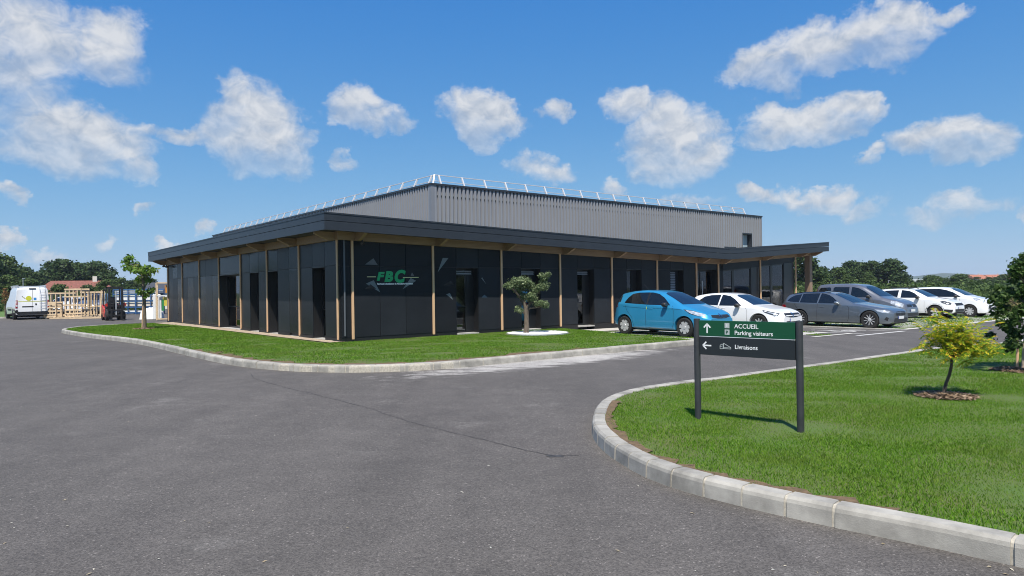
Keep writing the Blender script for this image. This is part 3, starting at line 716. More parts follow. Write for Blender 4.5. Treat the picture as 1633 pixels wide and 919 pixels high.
# plinths
def plinth_front(x0, x1): MB().box(x0, -0.015, -0.3, x1, 0.003, PB - 0.012).build('plinth', M_plinth, OFF)
plinth_front(0, FP[1] + 0.94)
for i in range(1, 5): plinth_front(FP[i] + 1.86, FP[i + 1] + 0.94)
plinth_front(FP[5] + 1.86, 17.62)
for y0, y1 in [(0, 1.06), (2.02, 3.16), (4.02, 5.10), (6.08, 7.10), (8.10, 9.28), (12.07, YB - 0.02)]:
    MB().box(-0.045, y0, -0.1, 0.003, y1, PB - 0.012).build('plinth', M_plinth, OFF)
# posts
for x in FP + FP2:
    MB().box(x - 0.036, -0.085, PB - 0.06, x + 0.036, -0.032, ztop(x) + 0.002).build('post', M_wood, OFF, bevel=0.006)
for y in LP:
    MB().box(-0.072, y - 0.038, PB - 0.06, -0.032, y + 0.038, ztop(0) + 0.03).build('post', M_wood, OFF, bevel=0.006)
MB().box(27.52, -0.16, -0.35, 27.80, 0.14, zf(27.6) - 0.02).build('canopy_column', mat('grey_larch', (0.24, 0.165, 0.115), 0.7, var=0.2, vscale=3, stretch=(12, 12, .8)), OFF, bevel=0.008)
# beams over the posts
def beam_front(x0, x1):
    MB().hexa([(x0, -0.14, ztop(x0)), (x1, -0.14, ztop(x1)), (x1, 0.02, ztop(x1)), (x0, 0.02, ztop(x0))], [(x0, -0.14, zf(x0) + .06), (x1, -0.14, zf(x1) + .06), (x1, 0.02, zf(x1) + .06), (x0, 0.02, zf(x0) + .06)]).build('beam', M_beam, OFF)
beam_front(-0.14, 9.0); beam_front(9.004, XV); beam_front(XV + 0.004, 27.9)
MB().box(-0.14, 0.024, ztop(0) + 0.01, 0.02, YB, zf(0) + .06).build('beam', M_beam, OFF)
# brackets under the overhang
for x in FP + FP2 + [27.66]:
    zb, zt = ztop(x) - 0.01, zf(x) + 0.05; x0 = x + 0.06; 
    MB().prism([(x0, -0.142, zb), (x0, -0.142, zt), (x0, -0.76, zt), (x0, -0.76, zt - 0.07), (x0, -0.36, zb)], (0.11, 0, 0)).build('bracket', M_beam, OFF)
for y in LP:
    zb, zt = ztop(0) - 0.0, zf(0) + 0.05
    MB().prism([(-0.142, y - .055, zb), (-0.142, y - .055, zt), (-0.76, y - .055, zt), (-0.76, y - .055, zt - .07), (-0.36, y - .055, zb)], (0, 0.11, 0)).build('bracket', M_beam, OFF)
# fascia boards, soffit and roof
def zl(x, k): return zf(x) + k
def fas_front(x0, x1, k0, k1, y0, y1):
    MB().hexa([(x0, y0, zl(x0, k0)), (x1, y0, zl(x1, k0)), (x1, y1, zl(x1, k0)), (x0, y1, zl(x0, k0))], [(x0, y0, zl(x0, k1)), (x1, y0, zl(x1, k1)), (x1, y1, zl(x1, k1)), (x0, y1, zl(x0, k1))]).build('fascia_board', M_fascia, OFF)
def fas_left(y0, y1, k0, k1, x0, x1, z=None):
    z = zf(-OV) if z is None else z
    MB().box(x0, y0, z + k0, x1, y1, z + k1).build('fascia_board', M_fascia, OFF)
for k0, k1, dy in ((0.0, 0.255, 0.0), (0.268, 0.46, -0.006), (0.463, 0.505, -0.02)):
    cuts = [-OV - dy * 0 + (dy if dy else 0), 4.1, 9.05, 14.0, XV] 
    cuts[0] = -OV + dy
    for a, c in zip(cuts[:-1], cuts[1:]): fas_front(a, c, k0, k1, -OV + dy, -OV + 0.03)
    for a, c in ((XV, 23.6), (23.6, XE)): fas_front(a, c, k0, k1, -OV + dy, -OV + 0.03)
    cy = [-OV + 0.034, 4.0, 8.0, 12.0, 16.0, 20.0, YB + 0.3]
    for a, c in zip(cy[:-1], cy[1:]): fas_left(a, c - 0.003, k0, k1, -OV + dy, -OV + 0.03)
    fas_left(-OV + 0.034, 10.3, k0, k1, XE - 0.03, XE - dy, zf(XE))
    MB().box(-OV + 0.034, YB + 0.27, zf(-OV) + k0, 9.7, YB + 0.3 - dy, zf(-OV) + k1).build('fascia_board', M_fascia, OFF)
xs = [-OV + 0.031, XV, XE - 0.031]
s = MB(); r = MB()
for a, c in zip(xs[:-1], xs[1:]):
    s.add([(a, -OV + .031, zf(a) + .06), (c, -OV + .031, zf(c) + .06), (c, 10.3, zf(c) + .06), (a, 10.3, zf(a) + .06)], [(0, 3, 2, 1)])
    r.add([(a, -OV + .031, zf(a) + .44), (c, -OV + .031, zf(c) + .44), (c, 10.3, zf(c) + .44), (a, 10.3, zf(a) + .44)], [(0, 1, 2, 3)])
a = xs[0]; c = 9.8
s.add([(a, 10.3, zf(a) + .06), (c, 10.3, zf(a) + .06), (c, YB + .27, zf(a) + .06), (a, YB + .27, zf(a) + .06)], [(0, 3, 2, 1)])
r.add([(a, 10.3, zf(a) + .44), (c, 10.3, zf(a) + .44), (c, YB + .27, zf(a) + .44), (a, YB + .27, zf(a) + .44)], [(0, 1, 2, 3)])
s.build('soffit', M_soffit, OFF); r.build('roof', M_fascia, OFF)
# rooms behind the glass
MB().box(0.4, 0.4, 0.02, 26.15, 10.2, 0.06).build('floor', M_inside, OFF)
MB().box(0.4, 3.6, 0.06, 19.2, 3.7, 2.75).build('inner_wall', M_inside, OFF)
MB().box(3.6, 3.7, 0.06, 3.7, 21.4, 3.2).build('inner_wall', M_inside, OFF)
MB().box(0.4, YB - 0.1, -.1, 9.6, YB - 0.02, 3.4).build('wall', M_panel, OFF)
iw = MB(); xx = 19.2
while xx < 25.8:
    iw.box(xx, 2.6, 0.06, xx + 0.10, 2.66, 2.62).box(xx + 0.10, 2.63, 0.06, xx + 0.17, 2.66, 2.62); xx += 0.17
iw.build('ribbed_inner_wall', M_inside_l, OFF)
M_blind = mat('white_blind', (0.86, 0.86, 0.82), 0.8)
def blinds(x0, x1, z0, z1):
    x = x0; k = 0
    while x < x1:
        MB().add([(x, 0.105, z0), (x + 0.085, 0.135, z0), (x + 0.085, 0.135, z1), (x, 0.105, z1)], [(0, 1, 2, 3)]).build('blind_slat', M_blind, OFF); x += 0.115
blinds(19.68, 20.36, 0.12, 1.72); blinds(21.28, 21.96, 0.12, 2.40); blinds(22.95, 23.15, 0.12, 2.5)
# camera and spotlights under the eaves
def eave_lamp(x, y, z):
    b = MB(); b.tube([(x, y, z), (x, y, z - 0.09)], 0.03, 8).tube([(x - 0.04, y - 0.06, z - 0.11), (x + 0.06, y + 0.04, z - 0.09)], 0.05, 10).build('security_camera', M_black, OFF, smooth=40)
eave_lamp(0.62, -0.22, ztop(0.6) + 0.02); eave_lamp(-0.22, 21.55, ztop(0) + 0.05); eave_lamp(-0.22, 20.9, ztop(0) + 0.0)
MB().tube([(0.10, -0.06, 0.3), (0.10, -0.06, 3.18)], 0.028, 8).build('downpipe', mat('dark_zinc', (0.09, 0.10, 0.115), 0.4), OFF, smooth=40)

# logo on the front wall
M_lgreen = mat('logo_green', (0.004, 0.38, 0.13), 0.4); M_lyel = mat('logo_yellow', (0.62, 0.60, 0.30), 0.5); M_white = mat('white_lettering', (0.78, 0.79, 0.80), 0.5)
FM = lambda x, z, y=-0.034: Matrix.Translation((x, y, z)) @ Matrix.Rotation(R(90), 4, 'X')
def LM(x, z, sx): return FM(x, z) @ Matrix.Diagonal((sx, 1, 1, 1))
text_mesh('logo_letter', 'F', 0.345, M_lgreen, OFF, LM(1.19, 1.985, 1.25), 0.020, 0.20, 0.004)
text_mesh('logo_letter', 'B', 0.43, M_lgreen, OFF, LM(1.455, 1.95, 1.12), 0.024, 0.20, 0.004)
text_mesh('logo_letter', 'C', 0.52, M_lgreen, OFF, LM(1.79, 1.925, 0.98), 0.028, 0.20, 0.004)
MB().box(0.86, -0.036, 2.075, 1.16, -0.0305, 2.10).build('logo_line', M_lyel, OFF)
MB().box(2.12, -0.036, 2.055, 2.70, -0.0305, 2.08).build('logo_line', M_lyel, OFF)
text_mesh('tagline', 'Fabricant & Installateur de Menuiserie Aluminium', 0.070, M_white, OFF, FM(1.20, 1.845, -0.035), 0.0030, 0.0, 0.002, spacing=0.93)
# printed triangles on the panels
M_tg = mat('grey_print', (0.085, 0.095, 0.105), 0.4); M_td = mat('black_print', (0.005, 0.005, 0.006), 0.25); M_tt = mat('teal_grey_print', (0.13, 0.16, 0.175), 0.4); M_tb = mat('blue_print', (0.06, 0.11, 0.16), 0.4)
def px_tri(pts, m, k=0):
    vs = []
    for u, v in pts:
        d = pixel_dir(u, v); yy = -0.0312 - k * 0.0008; t = (yy - (Vector((0, 0, EYE)) - C0).dot(E2)) / d.dot(E2); p = Vector((0, 0, EYE)) + d * t - C0
        vs.append((p.dot(E1), yy, p.z))
    b = MB(); b.add(vs, [tuple(range(len(vs)))]); b.build('printed_triangle', m, OFF)
px_tri([(582, 422), (595.5, 412), (602.5, 423)], M_tg)
px_tri([(583.5, 452.5), (596, 447), (606.5, 466.5)], M_tt); px_tri([(581, 461.5), (591, 453.5), (600, 460.5)], M_td, 1)
px_tri([(642, 461.5), (655, 443.5), (663.5, 448)], M_tt); px_tri([(655, 440), (657, 434.5), (660.5, 440)], M_tg)
px_tri([(698, 434.5), (706, 411.5), (715, 412)], M_tt); px_tri([(706, 455.5), (718.5, 448), (724, 455)], M_td)
px_tri([(711.5, 469.5), (717.5, 467.5), (722.5, 478.5)], M_tt); px_tri([(767.5, 444), (769, 442.5), (775.5, 453.5)], M_tt); px_tri([(768, 474.5), (772.5, 470), (777.5, 474.5)], M_tb)

# ------------------------------------------------------------ warehouse hall behind
M_clad = mat('grey_ribbed_sheet', (0.27, 0.275, 0.29), 0.45, metallic=0.15, var=0.05, vscale=0.5)
HALL = thing('warehouse_hall', 'tall grey ribbed-metal warehouse hall with roof guardrail rising behind the office', 'building', W(9.86, 10.4), A)
HX, HY, HZ = 30.3, 38.1, 7.08
def ribbed(name, n0, n1, z0, z1, axis):
    b = MB(); pitch = 0.25; prof = [(0.0, 0.0), (0.125, 0.0), (0.14, 0.10), (0.235, 0.10), (0.25, 0.0)]
    k = n0; line = []
    while k < n1 - 1e-6:
        for t, d in prof[:-1]:
            if k + t <= n1: line.append((k + t, d))
        k += pitch
    line.append((n1, 0.0))
    for t, d in line:
        p = (t, -0.075 + d) if axis == 'x' else (-0.075 + d, t)
        b.v += [(p[0], p[1], z0), (p[0], p[1], z1)]
    b.f = [(2 * i, 2 * i + 2, 2 * i + 3, 2 * i + 1) for i in range(len(line) - 1)]; b.m = [0] * len(b.f)
    return b.build(name, M_clad, HALL)
ribbed('cladding', 0.12, 25.25, 0, HZ - 0.1, 'x'); ribbed('cladding', 25.25, 26.75, 0, 2.5, 'x'); ribbed('cladding', 25.25, 26.75, 4.55, HZ - 0.1, 'x')
ribbed('cladding', 26.75, 27.6, 0, HZ - 0.1, 'x'); ribbed('cladding', 27.6, 28.9, 5.66, HZ - 0.1, 'x'); ribbed('cladding', 27.6, 28.9, 0, 3.2, 'x'); ribbed('cladding', 28.9, HX - 0.08, 0, HZ - 0.1, 'x')
ribbed('cladding', 0.12, HY - 0.1, 0, HZ - 0.1, 'y')
MB().box(-0.085, -0.085, 0, 0.118, 0.118, HZ - 0.1).build('corner_trim', mat('corner_flashing', (0.22, 0.225, 0.24), 0.4, metallic=0.2), HALL)
MB().box(HX - 0.08, -0.085, 0, HX, 0.12, HZ - 0.1).build('corner_trim', MATS['corner_flashing'], HALL)
MB().box(HX - 0.06, 0.12, 0, HX - 0.005, HY, HZ - 0.1).build('wall', M_clad, HALL)
MB().box(0, HY - 0.05, 0, HX, HY, HZ - 0.1).build('wall', M_clad, HALL)
cap = MB(); cap.box(-0.12, -0.12, HZ - 0.1, HX + 0.05, 0.22, HZ + 0.0).box(-0.12, 0.22, HZ - 0.1, 0.22, HY + 0.05, HZ); cap.box(HX - 0.25, 0.22, HZ - .1, HX + .05, HY + .05, HZ)
cap.build('parapet_cap', M_fascia, HALL)
MB().box(0.0, 0.0, 6.4, HX - 0.06, HY - 0.05, 6.5).build('roof', M_fascia, HALL)
for x0, x1, z0, z1 in ((27.6, 28.9, 3.2, 5.66), (25.25, 26.75, 2.5, 4.55)):
    w = MB().box(x0, -0.09, z1 - 0.09, x1, 0.30, z1).box(x0, -0.09, z0, x0 + 0.04, 0.3, z1 - .09).box(x1 - 0.05, -0.09, z0, x1, 0.3, z1 - .09).box(x0 + .04, 0.25, z0, x0 + .1, 0.3, z1 - .09).box(x1 - .11, .25, z0, x1 - .05, .3, z1 - .09).build('window', M_fascia, HALL)
    MB().box(x0 + .1, 0.27, z0, x1 - .11, 0.28, z1 - .09).build('pane', mat('bright_glass', (0.32, 0.40, 0.45), 0.08, spec=0.8), w)
M_rail = mat('pale_aluminium', (0.56, 0.57, 0.59), 0.5, metallic=0.15)
# roof guardrail: leaning posts and two rails
GI = 0.12; LEAN = 0.34; GT = 7.62; GB = 6.9
def gpost(p, q, up):
    MB().bar(p, q, 0.08, 0.08, up=up).build('guardrail_post', M_rail, HALL)
nfx = 20
for k in range(nfx):
    x = 0.75 + k * (28.6 - 0.75) / (nfx - 1); gpost((x, GI + 0.05, GB), (x, GI + 0.05 + LEAN, GT), Vector((0, 1, 0)))
nfy = 25
for k in range(nfy):
    y = 0.75 + k * (36.0 - 0.75) / (nfy - 1); gpost((GI + 0.05, y, GB), (GI + 0.05 + LEAN, y, GT), Vector((1, 0, 0)))
gpost((0.2, 0.2, GB), (GI + .05 + LEAN, GI + .05 + LEAN, GT), Vector((1, 1, 0)))
for z, w_ in ((GT, 0.042), (GB + 0.38, 0.035)):
    k = (z - GB) / (GT - GB) * LEAN + GI + 0.05
    MB().bar((k, k, z), (28.6, k, z), w_).build('guardrail_rail', M_rail, HALL)
    MB().bar((k, k, z), (k, 36.0, z), w_).build('guardrail_rail', M_rail, HALL)
k = GI + .05 + LEAN
MB().bar((28.6, k, GT), (28.6, k + 5, GT), 0.04).build('guardrail_rail', M_rail, HALL)
MB().bar((k, 36, GT), (k + 5, 36, GT), 0.04).build('guardrail_rail', M_rail, HALL)
# ------------------------------------------------------------ direction sign
M_sign = mat('sign_anthracite', (0.016, 0.020, 0.023), 0.38, var=0.1, vscale=3); M_sgreen = mat('sign_green', (0.004, 0.066, 0.026), 0.38)
M_swhite = mat('sign_white', (0.72, 0.74, 0.74), 0.5); M_sgrey = mat('sign_icon_grey', (0.40, 0.44, 0.43), 0.5); M_post = mat('sign_post_grey', (0.035, 0.038, 0.042), 0.45, var=0.25, vscale=8)
sl = gnd(1113.5, 668, LZ); sr = gnd(1277, 690, LZ)
d = (sr - sl); wS = d.length; angS = math.atan2(d.y, d.x)
SIGN = thing('direction_sign', 'green and black two-post sign giving directions to reception and deliveries', 'sign', sl, angS)
HT = 1.15                                            # above the lawn
for x in (0.0, wS):
    MB().lathe([(0.001, -0.1), (0.036, -0.1), (0.036, HT), (0.030, HT + 0.004), (0.001, HT + 0.004)], 20, center=(x, 0, 0)).build('post', M_post, SIGN, smooth=40)
x0, x1 = 0.037, wS - 0.037; zb, zm, zt = 0.745, 0.955, 1.135
MB().box(x0, -0.018, zb, x1, 0.018, zm - 0.003).build('lower_panel', M_sign, SIGN, bevel=0.002)
MB().box(x0, -0.018, zm + 0.004, x1, 0.018, zt).build('upper_panel', M_sgreen, SIGN, bevel=0.002)
MB().box(x0, -0.016, zm - 0.003, x1, 0.016, zm + 0.004).build('dividing_line', M_swhite, SIGN)
PW = x1 - x0
def SM(fx, z): return Matrix.Translation((x0 + PW * fx, -0.0195, z)) @ Matrix.Rotation(R(90), 4, 'X')
text_mesh('lettering', 'ACCUEIL', 0.068, M_swhite, SIGN, SM(0.393, 1.057), 0.0006, 0, 0.001)
text_mesh('lettering', 'Parking visiteurs', 0.066, M_swhite, SIGN, SM(0.393, 0.985), 0.0006, 0, 0.001)
text_mesh('lettering', 'Livraisons', 0.066, M_swhite, SIGN, SM(0.393, 0.830), 0.0006, 0, 0.001)
def flat(pts, name, m, y=-0.0195, th=0.0015):
    b = MB(); b.prism([(x0 + PW * 0 + px, y, pz) for px, pz in pts], (0, th, 0)); return b.build(name, m, SIGN)
def stroke(b, p, q, w, y=-0.0195): b.bar((p[0], y, p[1]), (q[0], y, q[1]), 0.0015, w, up=Vector((q[1] - p[1], 0, -(q[0] - p[0]))) if False else Vector((0, 1, 0)).cross(Vector((q[0] - p[0], 0, q[1] - p[1])).normalized()))
def arrow(cx, cz, ang, s, m=M_swhite):
    b = MB(); c, sn = math.cos(ang), math.sin(ang)
    def T(a, e): return (cx + a * c - e * sn, cz + a * sn + e * c)
    for p, q in (((-s, 0), (s * 0.92, 0)), ((s, 0), (s * 0.18, s * 0.78)), ((s, 0), (s * 0.18, -s * 0.78))): stroke(b, T(*p), T(*q), 0.016)
    b.build('arrow', m, SIGN)
arrow(x0 + PW * 0.093, 1.045, R(90), 0.052); arrow(x0 + PW * 0.09, 0.852, R(180), 0.052)
for z, ch in ((1.055, 'i'), (0.982, 'P')):
    MB().box(x0 + PW * 0.288, -0.0192, z, x0 + PW * 0.340, -0.0182, z + 0.058).build('icon', M_sgrey, SIGN)
    text_mesh('icon_letter', ch, 0.05, M_sgreen if ch == 'P' else M_swhite, SIGN, SM(0.300 if ch == 'P' else 0.308, z + 0.011), 0.001, 0, 0.002)
b = MB()                                             # truck pictogram
tx0 = x0 + PW * 0.235; tz = 0.822; k = 0.0115
for p, q in [((0, 0), (0, 3.2)), ((0, 3.2), (1.2, 4.4)), ((1.2, 4.4), (3.2, 4.6)), ((3.2, 4.6), (3.2, 0.2)), ((0, 0), (3.2, 0.2)), ((0.2, 2.4), (2.2, 2.6)), ((3.7, 0.4), (3.7, 5.6)), ((3.7, 5.6), (11.2, 1.6)), ((3.2, 0.3), (11.2, 0.3)), ((4.2, 1.3), (11.2, 1.3)), ((11.2, 0.3), (11.2, 1.6)), ((3.2, 5.2), (3.7, 5.6))]:
    stroke(b, (tx0 + p[0] * k, tz + p[1] * k), (tx0 + q[0] * k, tz + q[1] * k), 0.0055)
b.build('truck_icon', M_sgrey, SIGN)

# ------------------------------------------------------------ plants
def leaf_cloud(clumps, n, size, seed, fill=0.45, aspect=0.55, droop=0.0):
    """clumps: (centre, radii, weight); returns verts and quads of folded leaf shapes"""
    g = np.random.default_rng(seed); w = np.array([c[2] * c[1][0] * c[1][1] * c[1][2] for c in clumps]) ** 0.75; w /= w.sum()
    ci = g.choice(len(clumps), n, p=w)
    c = np.array([c[0] for c in clumps])[ci]; r = np.array([c[1] for c in clumps])[ci]
    d = g.normal(size=(n, 3)); d /= np.linalg.norm(d, axis=1)[:, None]
    rad = np.where(g.uniform(0, 1, n) < 0.10, g.uniform(1.0, 1.45, n), g.uniform(fill, 1.05, n) ** 0.7); pos = c + d * r * rad[:, None]
    nrm = d + g.normal(size=(n, 3)) * 0.75 + np.array([0, 0, 0.35]); nrm /= np.linalg.norm(nrm, axis=1)[:, None]
    t = np.cross(nrm, g.normal(size=(n, 3))); t /= np.linalg.norm(t, axis=1)[:, None] + 1e-9
    t[:, 2] -= droop; b = np.cross(nrm, t)
    s = size * g.uniform(0.6, 1.35, n)[:, None]
    V = np.empty((n, 4, 3), np.float32)
    V[:, 0] = pos - t * s * 0.5; V[:, 1] = pos + b * s * 0.5 * aspect + nrm * s * 0.08; V[:, 2] = pos + t * s * 0.55; V[:, 3] = pos - b * s * 0.5 * aspect + nrm * s * 0.08
    Fc = (np.arange(n)[:, None] * 4 + np.arange(4)[None]).ravel()
    return V.reshape(-1, 3), Fc
def crown_obj(name, clumps, n, size, seed, m, parent, **kw):
    V, Fc = leaf_cloud(clumps, n, size, seed, **kw); return link(name, fast_mesh(name, V, Fc, 4, m), parent)
def wander(p, q, n, amp, rnd):
    p = Vector(p); q = Vector(q); out = []
    for i in range(n + 1):
        t = i / n; out.append(p.lerp(q, t) + Vector((rnd.uniform(-amp, amp), rnd.uniform(-amp, amp), 0)) * (0 if i in (0, n) else 1))
    return out

M_bark = mat('grey_bark', (0.125, 0.10, 0.075), 0.9, var=0.5, vscale=9, stretch=(3, 3, 0.7), bump=1.0, bscale=30)
M_darkbark = mat('dark_bark', (0.085, 0.065, 0.05), 0.9, var=0.4, vscale=12, stretch=(3, 3, 0.7), bump=1.0, bscale=40)
M_olive = leaf_mat('olive_leaf', [(0.06, 0.095, 0.045), (0.11, 0.155, 0.07), (0.18, 0.235, 0.11), (0.32, 0.37, 0.22)], 0.2)

# cloud-pruned tree on its disc of white stones
pN = W(NIW[0], NIW[1], LZ)
TN = thing('topiary_tree', 'cloud-pruned small olive tree with thick trunk standing on a white stone disc', 'tree', pN)
def LN(u, v, dy=0.0):
    p = at_depth(u, v, pN.y + dy); return p - pN
t = MB(); rn = random.Random(2)
t.tube([LN(840, 539), LN(839, 533), LN(840, 520), LN(839.5, 508), LN(839, 497), LN(838.5, 491)], [0.125, 0.105, 0.088, 0.078, 0.082, 0.075], 12)
t.build('trunk', M_bark, TN, smooth=60)
limbs = [([(838.5, 493), (835, 484), (829, 474), (822, 465), (815, 458)], .06), ([(839, 494), (845, 484), (853, 473), (860, 464), (866, 452), (867, 444)], .055), ([(840, 494), (846, 491), (855, 490), (866, 488)], .045),
         ([(838, 492), (836, 482), (834, 478)], .06), ([(845, 484), (842, 474), (840, 468)], .04), ([(839, 504), (834, 498), (829, 497)], .025)]
for path, r0 in limbs:
    n = len(path); MB().tube([LN(u, v, (rn.uniform(-.12, .12) if i else 0)) for i, (u, v) in enumerate(path)], [r0 * (1 - 0.55 * i / n) for i in range(n)], 8).build('branch', M_bark, TN, smooth=60)
for (u, v, ru, rv, n) in [(828, 455, 22, 11, 1900), (813, 457, 9, 7, 500), (841, 456, 12, 9, 800), (835, 470, 13, 9, 900), (846, 474, 10, 8, 700), (861, 456, 14, 9, 1000), (867, 443, 10, 8, 700), (862, 486, 13, 7, 900), (827, 494, 8, 6, 420), (853, 463, 8, 7, 400)]:
    c = LN(u, v, rn.uniform(-.15, .15)); k = pN.y / F; sub = []
    for q in range(7):
        a = rn.uniform(0, 2 * PI); e = rn.uniform(0.2, 0.75)
        sub.append((c + Vector((math.cos(a) * ru * k * e, math.sin(a) * ru * k * e * 0.9, rn.uniform(-.5, .7) * rv * k)), (ru * k * .5, ru * k * .5, rv * k * .6), 1))
    crown_obj('foliage_pad', [(tuple(s_[0]), s_[1], s_[2]) for s_ in sub], int(n * 1.05), 0.066, rn.randint(0, 999), M_olive, TN, fill=0.3)
# the disc: pebbles inside a thin metal edge
DISC = thing('stone_disc', 'round bed of white pebbles with metal edging at the foot of the pruned tree', 'stone bed', pN)
RD = 1.05
b = MB(); b.lathe([(0.0, 0.03), (0.5, 0.032), (RD - 0.02, 0.028)], 48); b.build('pebble_bed', M_white_stone, DISC)
b = MB(); b.lathe([(RD - 0.02, -0.04), (RD - 0.02, 0.042), (RD, 0.042), (RD, -0.04)], 64); b.build('edging', M_metal, DISC, smooth=40)
g = np.random.default_rng(5); n = 5200; rr_ = RD * 0.97 * np.sqrt(g.uniform(0, 1, n)); aa = g.uniform(0, 2 * PI, n); s = g.uniform(0.008, 0.02, n)
oct_ = np.array([(1, 0, 0), (0, 1, 0), (-1, 0, 0), (0, -1, 0), (0, 0, .7), (0, 0, -.7)]); fo = np.array([(0, 1, 4), (1, 2, 4), (2, 3, 4), (3, 0, 4), (1, 0, 5), (2, 1, 5), (3, 2, 5), (0, 3, 5)])
V = (oct_[None] * s[:, None, None] * g.uniform(.7, 1.3, (n, 1, 3))) + np.stack([rr_ * np.cos(aa), rr_ * np.sin(aa), 0.036 + s * .3], 1)[:, None]
o = link('pebble', fast_mesh('pebble', V.reshape(-1, 3), (np.arange(n)[:, None, None] * 6 + fo[None]).ravel(), 3, M_white_stone), DISC); o['kind'] = 'stuff'

def mulch(p, r, label, seed=1):
    T = thing('mulch_bed', label, 'mulch', p)
    rn = random.Random(seed); b = MB(); ring = [(0, 0, 0.035)] + [(r * rn.uniform(.8, 1.1) * math.cos(2 * PI * k / 18), r * rn.uniform(.8, 1.1) * math.sin(2 * PI * k / 18), 0.012) for k in range(18)]
    b.add(ring, [(0, k + 1, (k + 1) % 18 + 1) for k in range(18)]); b.build('soil_mound', M_mulch, T)
    g = np.random.default_rng(seed); n = 700; rr_ = r * 1.05 * np.sqrt(g.uniform(0, 1, n)); aa = g.uniform(0, 2 * PI, n); ln = g.uniform(.015, .045, n); wd = g.uniform(.006, .014, n); th = g.uniform(0, PI, n)
    base = np.stack([rr_ * np.cos(aa), rr_ * np.sin(aa), 0.035 * (1 - rr_ / r).clip(0) + .018 + g.uniform(0, .014, n)], 1)
    ux = np.stack([np.cos(th), np.sin(th), g.normal(0, .25, n)], 1); vx = np.stack([-np.sin(th), np.cos(th), g.normal(0, .25, n)], 1)
    V = np.stack([base - ux * ln[:, None] - vx * wd[:, None], base + ux * ln[:, None] - vx * wd[:, None], base + ux * ln[:, None] + vx * wd[:, None], base - ux * ln[:, None] + vx * wd[:, None]], 1)
    o = link('bark_chip', fast_mesh('bark_chip', V.reshape(-1, 3), np.arange(4 * n), 4, leaf_mat('bark_chip_' + str(seed), [(0.10, .065, .04), (.2, .14, .09), (.33, .25, .18)], 0.0, 0.9)), T); o['kind'] = 'stuff'
mulch(SUMAC, 0.36, 'bark mulch at the foot of the yellowing shrub tree', 1); mulch(TREE2, 0.42, 'bark mulch round the staked columnar tree', 2); mulch(TREE1, 0.42, 'bark mulch round the staked young tree by the office', 3)

# yellow-green sumac with pinnate leaves
M_sumac = leaf_mat('sumac_leaf', [(0.08, 0.18, 0.012), (0.13, 0.25, 0.016), (0.20, 0.31, 0.02), (0.30, 0.37, 0.022), (0.42, 0.42, 0.025), (0.55, 0.45, 0.035), (0.52, 0.32, 0.04)], 0.45)
TS = thing('sumac_tree', 'small yellow-green tree with feathery leaves and bent thin trunk on the lawn', 'tree', SUMAC)
kS = SUMAC.y / F
def LS(u, v, dy=0.0): return at_depth(u, v, SUMAC.y + dy) - SUMAC
MB().tube([LS(1504, 633), LS(1506, 622), LS(1509, 611), LS(1514, 598), LS(1517, 585), LS(1518, 570)], [.026, .023, .021, .02, .019, .016], 10).build('trunk', M_darkbark, TS, smooth=60)
rn = random.Random(8); tips = []
for (u, v, dy) in [(1505, 550, -.1), (1494, 540, .12), (1515, 532, .15), (1535, 550, -.12), (1550, 540, .1), (1545, 558, -.2), (1508, 530, -.15), (1530, 526, 0.05), (1562, 553, .05), (1500, 560, -.15), (1525, 560, .1), (1556, 566, -.05)]:
    st = LS(1518, 572); en = LS(u, v, dy); MB().tube([st, st.lerp(en, .5) + Vector((0, 0, .03)), en], [.011, .008, .005], 6).build('branch', M_darkbark, TS, smooth=60); tips.append(en)
Vs = []; nl = 0
gS = np.random.default_rng(21)
for k in range(400):
    base = tips[k % len(tips)] + Vector((gS.normal(0, .075), gS.normal(0, .075), gS.normal(0, .06))) + Vector((0, 0, -0.01))
    a = gS.uniform(0, 2 * PI); L_ = gS.uniform(0.14, 0.28); out = Vector((math.cos(a), math.sin(a), 0)); rise = gS.uniform(0.25, 1.6); side = Vector((-out.y, out.x, 0))
    for j in range(10):
        t = (j + 1.5) / 11.5; p = base + out * L_ * t + Vector((0, 0, rise * L_ * t - 0.75 * L_ * t * t)); tang = (out + Vector((0, 0, rise - 1.5 * t))).normalized()
        for sg in (-1, 1):
            d_ = (side * sg * 0.85 + tang * 0.55 + Vector((0, 0, -0.35))).normalized(); ll = L_ * 0.23 * (1 - 0.45 * abs(t - .45)) * gS.uniform(.8, 1.2); wv = tang.cross(d_).cross(d_).normalized() * ll * 0.19
            Vs += [p, p + d_ * ll * .45 + wv, p + d_ * ll, p + d_ * ll * .45 - wv]
o = link('foliage', fast_mesh('foliage', np.array([tuple(v) for v in Vs]), np.arange(len(Vs)), 4, M_sumac), TS)

